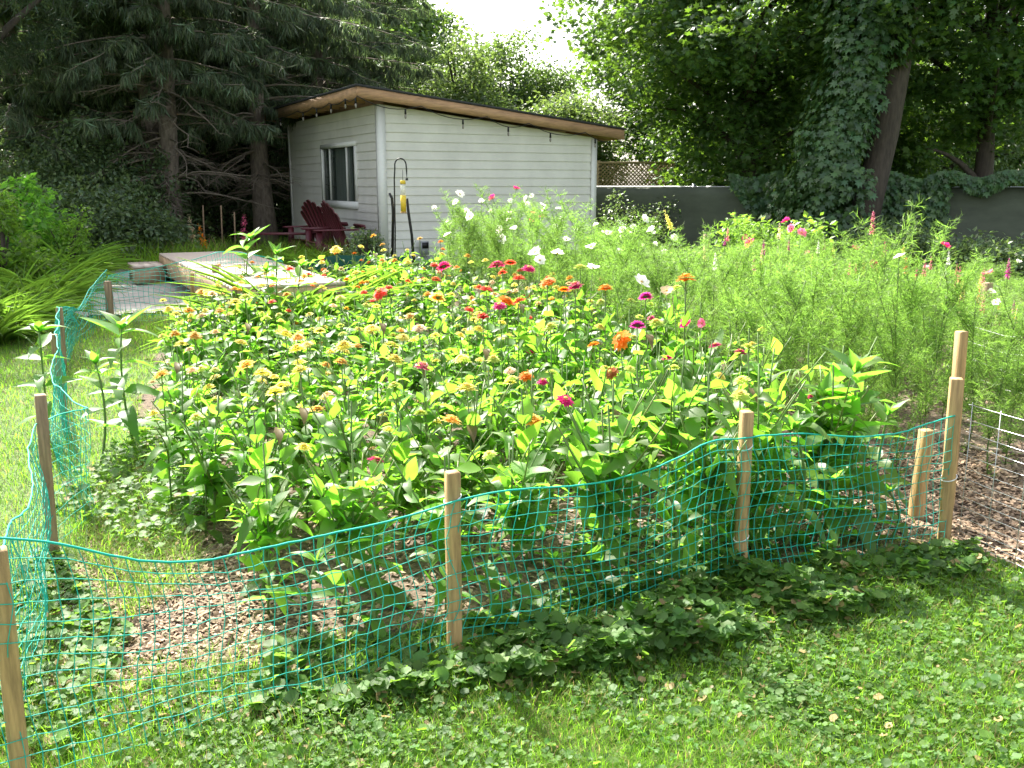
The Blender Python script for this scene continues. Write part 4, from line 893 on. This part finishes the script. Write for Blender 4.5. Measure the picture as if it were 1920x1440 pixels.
for i, (px, Y, s, lab) in enumerate(((535, 10.0, .75, 'strap leaved clump right of the tall plant before the deck'), (560, 9.9, .9, 'strap leaved clump before the garden chairs'), (600, 10.6, .8, 'darker strap leaved clump near the cloth'), (450, 9.9, .6, 'small strap leaved clump before the deck'), (640, 10.9, .7, 'strap leaved clump before the shed corner'))): strap(px, 500, Y, s, lab)
for i, (px, Y, s) in enumerate(((575, 13.0, .6), (612, 12.7, .65), (650, 12.9, .5), (540, 13.2, .55))): strap(px, 450, Y, s, ['small dark strap clump at the feet of the left chair', 'small dark strap clump at the feet of the right chair', 'small strap clump below the shed window', 'small strap clump before the low bench'][i])
for i, (px, Y, s, lab) in enumerate(((500, 7.9, 1.2, 'strap leaved clump hiding the right corner of the deck'), (548, 8.05, 1.4, 'strap leaved clump second right of the deck corner'), (598, 8.3, 1.35, 'strap leaved clump third right of the deck corner'), (525, 8.4, 1.35, 'strap leaved clump behind those at the deck corner'))): strap(px, 500, Y, s, lab)
broad(520, 452, 7.9, 'leafy plant right of the tall one before the deck', .22, 61)
broad(566, 474, 8.1, 'leafy plant in front of the cloth and chairs', .2, 62)
broad(492, 486, 7.6, 'lower leafy plant at the deck corner', .18, 63)
# grassy strip behind the deck
def blades(P, L, W, g, lean=.35, segs=2, droop=.5):
    n = len(P); tp = leaf_tpl(1.0, segs, .0, droop, .35); a = g.uniform(0, 6.28, n); e = np.clip(g.normal(1.25, lean, n), .2, 1.57)
    D = np.c_[np.cos(a) * np.cos(e), np.sin(a) * np.cos(e), np.sin(e)]; b = g.uniform(0, 6.28, n); return placed(tp, P, D, np.c_[np.cos(a), np.sin(a), np.full(n, .6)] * [-1, -1, 1] + 1e-3, L * g.uniform(.5, 1.2, n), W * g.uniform(.7, 1.3, n))
def region(poly_px, n, g, ground=True):
    P = np.array([at_g(*q)[:2] for q in poly_px]); return region_w([tuple(p) for p in P], n, g)
def region_w(poly, n, g):
    P = np.array(poly); lo, hi = P.min(0), P.max(0); out = np.zeros((0, 2))
    while len(out) < n:
        q = g.uniform(lo, hi, (n * 2, 2)); q = q[inpoly(q[:, 0], q[:, 1], poly)]; out = np.r_[out, q]
    out = out[:n]; return np.c_[out, gz(out[:, 0], out[:, 1])]
gg = np.random.default_rng(55)
mb = MB(); P = region_w([(-6.2, 12.4), (-1.9, 13.3), (-2.5, 15.0), (-6.8, 14.4)], 5000, gg); mb.add(*blades(P, .42, .012, gg, .2)); tag(mb.build('meadow_grass', M['grass']), 'tall grass and stems growing behind the deck', 'grass', kind='stuff')

# ------------------------------------------------------------------ lawn grass, creeping ground cover, wood chips
def patch(x, y, s=1.0, ph=0.): return .5 + .18 * np.sin(x * 11 * s + 2 * np.sin(y * 9 * s)) * np.sin(y * 10.3 * s + ph) + .36 * np.sin(x * 3.1 * s + ph + 1.3 * np.sin(y * 2.3 * s)) * np.sin(y * 2.7 * s + ph * 2 + 1.1 * np.sin(x * 3.7 * s))
NB = [(x, y) for x, y, _ in [(-1.75, 1.9, 0), (1.9, 1.9, 0), (2.9, 3.3, 0), (2.2, 3.4, 0), (1.95, 3.85, 0), (.9, 3.45, 0), (-.05, 3.0, 0), (-1.0, 2.75, 0), (-1.5, 2.5, 0)]]
P = region_w(NB, 120000, gg); k = patch(P[:, 0], P[:, 1], 1.2) + .35 * (P[:, 0] > .9) > gg.normal(.38, .16, len(P)); P = P[k]
mb = MB(); mb.add(*blades(P, .07, .0026, gg, .45)); 
P = region_w([(-1.75, 1.9), (-.6, 1.9), (-.4, 2.9), (-1.4, 2.75), (-1.9, 3.6), (-1.9, 2.6)], 6000, gg); mb.add(*blades(P, .10, .0028, gg, .5))
LB = [(-9, 3.2), (-2.1, 2.6), (-1.85, 3.9), (-2.5, 6.2), (-3.2, 8.7), (-4.6, 8.6), (-9, 8.0)]
P = region_w([(-3.4, 2.6), (-1.7, 2.6), (-1.85, 3.9), (-2.5, 6.2), (-3.3, 9.0), (-5.0, 9.0), (-4.4, 5.5)], 60000, gg); mb.add(*blades(P, .06, .005, gg, .4))
P = region_w([(-3.9, 8.6), (-2.8, 8.0), (-2.7, 9.0), (-3.3, 9.6), (-4.3, 9.6)], 5000, gg); mb.add(*blades(P, .07, .007, gg, .4))
P = region_w([(-2.0, 4.0), (-1.35, 3.1), (-1.25, 3.6), (-1.9, 4.9), (-2.3, 6.0), (-2.4, 6.1)], 6000, gg); mb.add(*blades(P, .16, .004, gg, .6, droop=.9))
P = region_w([(-1.5, 2.5), (-1.0, 2.6), (.3, 3.05), (1.2, 3.4), (1.9, 3.8), (1.9, 4.0), (1.1, 3.6), (.2, 3.3), (-1.0, 2.9)], 2600, gg); mb.add(*blades(P, .13, .003, gg, .5, droop=.8))
tag(mb.build('grass', M['grass']), 'short green grass of the lawn', 'grass', kind='stuff')
def round_tpl():
    n = 9; a = np.linspace(-1.25, math.pi + 1.25, n); V = np.c_[.5 * np.cos(a), .5 * np.sin(a) + .45, .10 * np.cos(a * 5) + .08]; V = np.r_[V, [[0, .25, 0]]]
    return V, np.array([[i, i + 1, n] for i in range(n - 1)])
RT = round_tpl()
def cover(P, h, s, g):
    n = len(P); a = g.uniform(0, 6.28, n); P = P + np.c_[np.zeros((n, 2)), h]; D = np.c_[np.cos(a), np.sin(a), g.normal(.05, .3, n)]; return placed(RT, P, D, np.tile([0, 0, 1.], (n, 1)) + g.normal(0, .3, (n, 3)), s)
mb = MB(); P = region_w(NB, 34000, gg); k = patch(P[:, 0], P[:, 1], 1.2) - .25 * (P[:, 0] > 1.2) < gg.normal(.62, .16, len(P)); P = P[k]; mb.add(*cover(P, gg.uniform(.008, .045, len(P)), .011 + .022 * gg.random(len(P)) ** 2.2, gg))
STR = [(-.75, 2.5), (.3, 2.8), (1.2, 3.15), (1.9, 3.6), (2.0, 3.85), (1.0, 3.6), (.1, 3.25), (-.8, 2.85)]
P = region_w(STR, 8500, gg); edge = gg.uniform(0, 1, len(P)) * patch(P[:, 0], P[:, 1], 1.6, 1.) * np.where(P[:, 0] > 1.4, .5, 1); mb.add(*cover(P, .015 + (.16 + .06 * (P[:, 0] > .3)) * edge ** 1.4, gg.uniform(.025, .055, len(P)), gg))
P = region_w([(-1.9, 2.5), (-1.2, 2.3), (-1.3, 3.0), (-2.0, 3.9)], 2500, gg); mb.add(*cover(P, gg.uniform(.01, .06, len(P)), gg.uniform(.02, .045, len(P)), gg))
P = region_w([(.1, 3.2), (1.0, 3.5), (1.3, 4.2), (.3, 4.0)], 900, gg); mb.add(*cover(P, gg.uniform(.01, .08, len(P)), gg.uniform(.02, .05, len(P)), gg))
P = region_w([(-2.2, 4.3), (-1.5, 3.7), (-1.3, 4.4), (-2.3, 6.0)], 1800, gg); mb.add(*cover(P, gg.uniform(.01, .12, len(P)), gg.uniform(.02, .05, len(P)), gg))
tag(mb.build('creeping_ground_cover', M['ivy']), 'low creeping round leaved weeds in the lawn and under the net', 'ground cover', kind='stuff')
def chips(P, g, s):
    n = len(P); tp = (np.array([[-.5, -.5, 0], [.5, -.4, .12], [.38, .5, 0], [-.45, .42, -.1], [0, 0, .14]]), np.array([[0, 1, 4], [1, 2, 4], [2, 3, 4], [3, 0, 4]])); a = g.uniform(0, 6.28, n)
    return placed(tp, P + [0, 0, .014] + np.c_[np.zeros((n, 2)), g.uniform(0, .012, n)], np.c_[np.cos(a), np.sin(a), g.normal(0, .3, n)], np.tile([0, 0, 1.], (n, 1)) + g.normal(0, .35, (n, 3)), s * g.uniform(.5, 1.6, n), s * g.uniform(.25, .7, n))
mb = MB(); P = region_w(GARDEN, 60000, gg); P = P[inpoly(*jag(P[:, 0], P[:, 1]), GARDEN)]; k = (P[:, 1] < 5.5) | (gg.random(len(P)) < .3); P = P[k]; mb.add(*chips(P, gg, .026))
P = region_w([(-1.6, 2.6), (-.5, 2.75), (-.9, 3.6), (-1.6, 4.2), (-1.9, 4.2)], 9000, gg); mb.add(*chips(P, gg, .022))
P = region_w([(1.6, 3.8), (2.6, 3.3), (3.4, 4.0), (2.6, 5.2), (1.7, 5.2)], 9000, gg); mb.add(*chips(P, gg, .026))
P = region_w([(-1.45, 2.45), (-.7, 2.5), (-.7, 2.8), (-1.5, 2.8)], 1500, gg); mb.add(*chips(P, gg, .022))
tag(mb.build('wood_chips', M['chip']), 'brown wood chip mulch on the garden paths', 'wood chips', kind='stuff')

# ------------------------------------------------------------------ trees
CARD = card_tpl(.62, .3); STAR = star_tpl()
def clumps(C, rad, per, leaf, g, flat=.6, tpl=CARD, droop=.2, mb=None):
    n = len(C); rad = np.broadcast_to(rad, (n,)); per_ = np.full(n, per); idx = np.repeat(np.arange(n), per_); off_ = rdir(len(idx), g) * (g.random(len(idx)) ** .45)[:, None] * rad[idx][:, None] * [1, 1, flat]
    P = C[idx] + off_; D = nrm(off_ * [1, 1, .4] + g.normal(0, .5 * rad.mean(), (len(idx), 3)) + [0, 0, -droop * rad.mean()]); U = np.tile([0, 0, 1.], (len(idx), 1)) + g.normal(0, .45, (len(idx), 3))
    (mb or MB()).add(*placed(tpl, P, D, U, leaf * g.uniform(.65, 1.3, len(idx)))); return mb
def broad_tree(seed, H, R_, zlo, ncl, per, leaf, trunk_r, tpl=CARD, crad=.5, shell=.55, lean=(0, 0)):
    g = np.random.default_rng(seed); tr = MB(); z = np.linspace(0, 1, 9); T = np.c_[lean[0] * z ** 1.3 + .08 * np.sin(z * 7), lean[1] * z ** 1.3, z * H * .8]
    tr.tube(T, trunk_r * (1 - .75 * z) * np.r_[1.35, np.ones(8)], 10)
    d = rdir(ncl, g); r = shell + (1 - shell) * g.random(ncl) ** .6; cz = (H + zlo) / 2; hz = (H - zlo) / 2
    lump = .93 + .18 * np.sin(d[:, 0] * 5 + seed) * np.sin(d[:, 1] * 4 + 2 * seed) + .15 * np.sin(d[:, 2] * 7 + seed)
    C = d * (r * lump)[:, None] * [R_, R_, hz] + [lean[0] * .7, lean[1] * .7, cz]
    for i in range(0, ncl, max(1, ncl // 26)):   # limbs
        k = np.clip((C[i, 2] - zlo * .2) / (H * .8) * .7, .15, .85); a = np.array([np.interp(k, z, T[:, j]) for j in range(3)]); m_ = (a + C[i]) / 2 + [0, 0, .12 * R_]
        t = np.linspace(0, 1, 6)[:, None]; tr.tube((1 - t) ** 2 * a + 2 * t * (1 - t) * m_ + t * t * C[i], np.linspace(trunk_r * .38, .015, 6), 6)
    cr = MB(); clumps(C, crad * g.uniform(.7, 1.3, ncl), per, leaf, g, mb=cr, tpl=tpl); return tr, cr
def tree(name, label, cat, x, y, tr, cr, mt, mc, group=None, s=1, rot=0):
    o = thing(name, label, cat, (x, y, float(gz(x, y)) - .05), rot, group, s)
    a = link('trunk', tr, o) if not isinstance(tr, MB) else tr.build('trunk', mt, o, True); b = link('crown', cr, o) if not isinstance(cr, MB) else cr.build('crown', mc, o); return o, a, b
# spruces
def spruce_mesh(seed, H=17, zdead=2.4, z0=1.0):
    g = np.random.default_rng(seed); tr = MB(); z = np.linspace(0, 1, 12); tr.tube(np.c_[.05 * np.sin(z * 9), .05 * np.cos(z * 7), z * H], .19 * (1 - .9 * z) * np.r_[1.3, 1.08, np.ones(10)] + .01, 12)
    dead = MB(); P, D, S = [], [], []
    h = z0
    while h < H - .5:
        low = h < 7
        k = 5 if low else 3
        for _ in range(k):
            a = g.uniform(0, 6.28); L = g.uniform(1.5, 3.3) * (1 - max(0, h - 3.5) / (H - 3.2)) ** .8; isdead = h < zdead or (h < 3.4 and g.random() < .4)
            n = 8; t = np.linspace(0, 1, n); up = g.uniform(-.1, .25); B = np.c_[math.cos(a) * L * t, math.sin(a) * L * t, h + up * L * t - .32 * L * t ** 2 + .10 * L * t ** 4]
            if isdead: L *= .6; B[:, :2] *= .6
            B[1:, :2] += g.normal(0, .04, (n - 1, 2)); dead.tube(B, np.linspace(.022, .004, n), 4)
            for _ in range(int(L * (9 if isdead else 6))):
                tt = g.uniform(.15, 1); b = np.array([np.interp(tt, t, B[:, j]) for j in range(3)]); a2 = a + g.choice([-1, 1]) * g.uniform(.5, 1.2); l2 = g.uniform(.2, .6) * (1.2 - tt)+.1; e = b + np.array([math.cos(a2) * l2, math.sin(a2) * l2, -l2 * g.uniform(.1, .6)])
                if isdead: dead.tube([b, (b + e) / 2 + g.normal(0, .03, 3), e], [.006, .004, .002], 3)
                elif low or True:
                    m_ = 42 if low else 14; q = g.random(m_)[:, None]; P.append(b + (e - b) * q); D.append(np.c_[g.normal(0, .28, (m_, 2)), -np.ones(m_)]); S.append(g.uniform(.08, .26, m_) * (1 if low else 1.5))
            if not isdead:
                m_ = int(L * 80) if low else int(L * 24); q = g.random(m_); b = np.stack([np.interp(q, t, B[:, j]) for j in range(3)], 1); P.append(b); D.append(np.c_[math.cos(a) * .5 + g.normal(0, .5, m_), math.sin(a) * .5 + g.normal(0, .5, m_), g.normal(-.55, .4, m_)]); S.append(g.uniform(.1, .3, m_))
        h += g.uniform(.22, .38) if low else .5
    P, D, S = np.concatenate(P), np.concatenate(D), np.concatenate(S); cr = MB(); cr.add(*placed(card_tpl(1.0, .1), P, D, g.normal(size=P.shape), S, g.uniform(.008, .02, len(P)) * np.where(P[:, 2] > 7, 2.2, 1)))
    base = tr.n; tr.V += dead.V; tr.F += [(f + base, 1) for f, _ in dead.F]; tr.n += dead.n
    return mesh_of(tr, 'trunk', [M['bark'], M['twig']], True), mesh_of(cr, 'crown', M['spruce'])
SP = [spruce_mesh(500, zdead=1.9, H=9.0), spruce_mesh(501, zdead=2.4, H=8.8), spruce_mesh(502, zdead=1.0, z0=.5, H=9.0)]
def spruce(px, Y, v, s, label, rot):
    x = px_x(px, Y, 1.5); o = thing('spruce_tree', label, 'tree', (x, Y, .35), rot, 'spruces behind the deck'); o.scale = s if isinstance(s, tuple) else (s, s, s)
    link('trunk', SP[v][0], o); link('crown', SP[v][1], o)
spruce(288, 17.2, 0, (1.05, 1.05, 1), 'left trunk of the twin spruces beside the dark shrub', .3)
spruce(323, 16.6, 1, (.95, .95, 1), 'right trunk of the twin spruces behind the deck', 2.1)
spruce(492, 18.6, 0, (1, 1, 1), 'spruce with a thick trunk just left of the shed', 4.0)
spruce(412, 22.5, 1, .95, 'slim spruce standing deeper between the two thick trunks', 5.2)
spruce(170, 19.5, 2, 1.0, 'dark spruce behind the shrub at the left', 1.0)
spruce(600, 21.5, 2, 1.0, 'spruce with hanging branches behind the shed roof', 2.8)
spruce(690, 25.5, 2, .95, 'spruce right of the others with its top near the sky gap', 3.3)
spruce(40, 17.0, 2, 1.05, 'spruce at the far left edge', 3.9)
spruce(535, 25.0, 2, 1.0, 'spruce deep in the row behind the shed corner', .8)
spruce(118, 22.0, 2, .9, 'spruce between the shrub and the left edge, deeper in the row', 2.2)
spruce(455, 21.0, 2, .9, 'spruce with low boughs just behind the thick trunk left of the shed', 1.2)
spruce(350, 20.5, 2, .9, 'spruce with low boughs just behind the twin trunks', 4.4)
spruce(240, 25.0, 2, 1.05, 'spruce deep in the row behind the twin trunks', 1.7)
spruce(360, 28.0, 2, 1.0, 'spruce furthest back behind the gladiolus', 2.6)
# pine branch tree at top left
g = np.random.default_rng(60); tr, cr = broad_tree(61, 6.5, 2.0, 3.0, 260, 1, .1, .2); cr = MB()
d = rdir(330, g); C = d * (g.random(330) ** .4)[:, None] * [2.2, 2.2, 2.0] + [0, 0, 4.7]; idx = np.repeat(np.arange(330), 70); D = nrm(rdir(len(idx), g) + [0, 0, .15]); cr.add(*placed(card_tpl(1., .05), C[idx] + g.normal(0, .10, (len(idx), 3)), D, g.normal(size=D.shape), g.uniform(.12, .24, len(idx)), .010))
tree('pine_tree', 'soft needled dark pine in the top left corner', 'tree', px_x(20, 13.5, 3) - .7, 13.5, tr, cr, M['bark2'], M['pine'])
# dark shrubs on the left
def shrub(px, Y, Rr, H, label, seed, m='shrub', leaf=.075, ncl=120, per=80, z0=.1, name='dark_shrub', grp='shrubs along the spruces'):
    g = np.random.default_rng(seed); d = rdir(ncl, g); d[:, 2] = np.abs(d[:, 2]) * 1.0; C = d * (.5 + .5 * g.random(ncl))[:, None] * [Rr, Rr, H * .88] * (1 + .2 * np.sin(d[:, :1] * 6 + seed)) + [0, 0, z0]
    tr = MB()
    for i in range(0, ncl, max(1, ncl // 14)): tr.tube([(0, 0, 0), C[i] * [.3, .3, .55], C[i]], [.03, .018, .006], 5)
    cr = MB(); clumps(C, Rr * .27 * g.uniform(.7, 1.3, ncl), per, leaf, g, mb=cr, flat=.9); x = px_x(px, Y, 1)
    o = thing(name, label, 'shrub', (x, Y, float(gz(x, Y)) - .02), 0, grp); tr.build('stems', M['bark2'], o); cr.build('foliage', M[m], o); return o
shrub(215, 14.2, 1.15, 1.05, 'low dark rounded shrub left of the deck step', 70)
shrub(150, 15.8, 1.5, 2.4, 'tall blue green shrub behind the low rounded one', 71)
shrub(20, 15.2, 1.6, 2.3, 'tall dark shrub at the left edge under the pine', 72)
shrub(245, 16.2, .8, 1.9, 'narrow blue green shrub against the twin spruce trunks', 73)
shrub(85, 13.6, 1.1, 1.25, 'dark shrub behind the daylilies', 74)
shrub(35, 11.9, .75, 1.35, 'bright leafy shrub at the left edge above the daylilies', 75, 'big', .085, 60, 60, grp='bright shrubs of the left border')
shrub(120, 11.9, .55, .85, 'light flowering shrub behind the daylilies', 76, 'lily', .05, 50, 60, grp='bright shrubs of the left border')
shrub(0, 10.6, .55, 1.0, 'pale leafy shrub lower at the left edge', 77, 'lily', .07, 50, 50, grp='bright shrubs of the left border')
shrub(690, 12.9, .42, .50, 'grey green bush at the near corner of the shed', 78, 'shrub', .05, 40, 50, grp='shrubs along the shed')
shrub(1190, 17.6, .8, .9, 'dark bush in front of the grey fence right of the shed', 79, 'shrub', .06, 60, 50, grp='shrubs along the grey fence')
for i, (px, Y, R_, H) in enumerate(((1720, 13.2, .7, .55), (1800, 12.8, .8, .35), (1890, 12.4, .8, .35), (1660, 13.8, .7, .6))):
    shrub(px, Y, R_, H, ['low dark ground shrub below the ivy, left of the grey screen', 'low dark shrub below the grey screen at the right', 'low dark shrub at the right edge below the screen', 'low dark shrub at the foot of the vine tree'][i], 170 + i, 'shrub', .07, 50, 60, grp='shrubs along the grey fence')
shrub(1440, 11.6, .7, .85, 'bright vine covered bush left of the vine tree foot', 80, 'lily', .08, 60, 50, grp='bright shrubs of the right border')
for i, (px, Y, R_, H, lab) in enumerate(((410, 20, 1.2, 1.3, 'low dark thicket between the spruce trunks'), (530, 21, 1.2, 1.6, 'low dark thicket beside the shed back corner'), (300, 21.5, 1.3, 1.5, 'low dark thicket behind the twin spruce trunks'), (470, 23, 1.4, 1.9, 'taller thicket deep behind the gladiolus'), (370, 24, 1.5, 2.2, 'tallest thicket deep behind the spruces'))):
    shrub(px, Y, R_, H, lab, 140 + i, 'shrub', .08, 60, 60)
# distant trees behind the shed
def far(px, Y, H, Rr, zlo, label, seed, m, leaf=.13, ncl=260, per=75, tr_=.16, name='leafy_tree', grp='leafy trees beyond the garden', crad=.62, lean=(0, 0)):
    tr, cr = broad_tree(seed, H, Rr, zlo, ncl, per, leaf, tr_, crad=crad, lean=lean); return tree(name, label, 'tree', px_x(px, Y, 3), Y, tr, cr, M['bark2'], M[m], grp)
far(760, 34, 8.6, 2.1, 1.0, 'tall hazy tree left of the sky gap', 81, 'far', .17)
far(640, 38, 10.5, 3.0, 1.5, 'highest tree behind the spruce row', 82, 'far', .19)
far(865, 25, 4.4, 1.3, .6, 'light green willowy tree behind the shed roof', 83, 'farl', .11)
far(930, 27, 5.0, 1.3, .8, 'bushy green tree behind the middle of the shed roof', 84, 'far', .12)
far(985, 28, 4.6, 1.2, .6, 'tree with a thin crooked crown before the sky gap', 85, 'far', .11, lean=(.5, 0))
far(1065, 24, 3.4, 1.1, .5, 'low bright tree behind the right end of the shed', 86, 'farl', .11)
far(830, 30, 4.2, 1.6, .5, 'low green tree below the hazy tall one', 87, 'farl', .13)
far(1235, 26, 6.5, 1.8, 1.6, 'tree beyond the lattice fence', 88, 'maple', .13)
far(1780, 24, 5.0, 2.2, .8, 'rounded green tree beyond the fence at the right', 89, 'shrub', .11, 320)
far(1900, 27, 4.5, 2.0, .6, 'tree at the far right edge beyond the fence', 90, 'maple', .13)
far(1560, 27, 7.0, 2.6, 1.0, 'tree showing between maple and vine tree', 91, 'maple', .14)
far(1700, 31, 6.5, 2.4, .6, 'paler tree deep behind the vine trunk', 92, 'far', .15)
far(1330, 23.5, 3.0, 1.4, .4, 'low bushy tree behind the grey fence', 93, 'maple', .11)
far(1450, 22.5, 2.8, 1.3, .4, 'low bushy tree behind the maple trunk', 94, 'shrub', .11)
far(1640, 21, 3.2, 1.3, .4, 'low bushy tree behind the foot of the vine tree', 95, 'maple', .11)
for i, (px, Y, H, Rr) in enumerate(((60, 33, 9, 3.2), (200, 36, 9, 3.4), (330, 34, 8, 3.0), (450, 37, 10, 3.4), (570, 35, 9, 3.0), (650, 31, 6, 2.0))):
    far(px, Y, H, Rr, .5, ['background tree seen at the far left through the spruces', 'background tree behind the shrub', 'background tree behind the twin spruce trunks', 'background tree between spruces left of the shed', 'background tree above the shed corner', 'background tree above the shed ridge'][i], 96 + i, 'far', .22, 170, 60, crad=.9)
# maple
tr, cr = broad_tree(110, 8.3, 3.3, 1.0, 760, 72, .125, .24, tpl=STAR, crad=.52, shell=.35, lean=(-.3, 0))
tree('maple_tree', 'large dark maple overhanging the grey fence right of the shed', 'tree', px_x(1400, 19.4, 3), 19.4, tr, cr, M['bark2'], M['maple'])
tr, cr = broad_tree(111, 7.7, 2.9, 1.1, 520, 66, .125, .2, tpl=STAR, crad=.5, shell=.35)
tree('maple_tree', 'maple with leafy boughs across the top right corner', 'tree', px_x(1860, 18.2, 4), 18.2, tr, cr, M['bark2'], M['maple'])
# vine tree
VY = 15.8; vt = thing('vine_covered_tree', 'leaning tree wrapped in climbing vine before the grey fence', 'tree', (0, 0, 0))
g = np.random.default_rng(120)
ax = np.array([at_y(*q, VY) for q in ((1600, 480), (1632, 360), (1660, 250), (1685, 120), (1705, 0), (1720, -90), (1730, -190))]); ax[0][2] = .25
tb = MB(); tb.tube(ax, [.27, .23, .21, .19, .17, .14, .08], 14); tb.tube([ax[4], ax[4] + [.5, 0, .6], ax[4] + [1.2, .2, 1.2]], [.1, .07, .04], 8); tb.tube([ax[3], ax[3] + [-.6, .2, .7], ax[3] + [-1.3, .3, 1.4]], [.1, .07, .04], 8); tb.build('trunk', M['bark2'], vt, True)
ctl = [(1430, 1640, 470), (1470, 1640, 400), (1490, 1645, 330), (1515, 1650, 260), (1545, 1665, 180), (1565, 1680, 90), (1570, 1700, 0), (1560, 1720, -90), (1590, 1720, -190)]
CL = np.array([at_y((a + b) / 2, y, VY - .15) for a, b, y in ctl]); RW = np.array([(b - a) / 2 / FPX * VY * 1.25 for a, b, y in ctl])
n = 11500; q = g.random(n) * (len(ctl) - 1); i0 = q.astype(int).clip(0, len(ctl) - 2); f = (q - i0)[:, None]; C = CL[i0] * (1 - f) + CL[i0 + 1] * f; W_ = (RW[i0] * (1 - f[:, 0]) + RW[i0 + 1] * f[:, 0])
a = g.uniform(0, 6.28, n); rr = np.sqrt(g.uniform(.35, 1.0, n)) * (1 + .16 * np.sin(a * 3 + C[:, 2] * 4) + .1 * np.sin(C[:, 2] * 9)); O = np.c_[np.cos(a), np.sin(a) * .75, g.normal(0, .1, n)]
P = C + O * (W_ * rr)[:, None]; D = nrm(O * .5 + np.c_[g.normal(0, .3, (n, 2)), -np.ones(n) * .9]); U = O + [0, 0, .5] + g.normal(0, .25, (n, 3))
keep = ~((O[:, 0] > .45) & (P[:, 2] < 3.4) & (O[:, 1] < .5))
MB().add(*placed(STAR, P[keep], D[keep], U[keep], g.uniform(.055, .18, keep.sum()))).build('vine_leaves', M['vine'], vt)
C = np.array([ax[5], ax[6], ax[6] + [0, 0, .4], ax[4] + [1.2, .2, 1.2], ax[3] + [-1.3, .3, 1.4]]); C = np.repeat(C, 45, 0) + g.normal(0, .8, (225, 3)); cr = MB(); clumps(C, .5, 60, .13, g, tpl=STAR, mb=cr); cr.build('crown', M['maple'], vt)
# vines on the fence
def fence_vine(x0, x1, dens, label, seed, drop):
    g = np.random.default_rng(seed); P0, P1 = np.array(FP0), np.array(FP1); n = dens; t = g.uniform(x0, x1, n); B = P0[None] + (P1 - P0)[None] * t[:, None]; nn = nrm(np.array([[(P1 - P0)[1], -(P1 - P0)[0]]]))[0] * np.sign(-1 * (P1 - P0)[0] * 0 + 1)
    dpt = drop(t); z = 1.72 - g.random(n) ** 1.3 * dpt + .06 * np.sin(t * 60); o_ = g.uniform(.02, .22, n)
    P = np.c_[B + nn[None] * o_[:, None] * np.where(nn[1] < 0, 1, -1), z]; D = nrm(np.c_[g.normal(0, .4, n), -.3 + g.normal(0, .3, n), -np.ones(n)]); U = np.c_[g.normal(0, .3, n), -np.ones(n), g.uniform(.1, .9, n)]
    ob = MB().add(*placed(STAR, P, D, U, g.uniform(.08, .15, n))).build('climbing_vine', M['vine']); tag(ob, label, 'vine', 'vines on the grey fence')
fence_vine(.36, .62, 2600, 'vine hanging over the grey fence left of the vine tree', 130, lambda t: np.clip((t - .34) * 9, .1, 1.15))
fence_vine(.58, 1.0, 5200, 'thick vine draped along the grey fence at the right', 131, lambda t: np.where(t < .765, 1.3, .16 + .08 * np.sin(t * 40)))
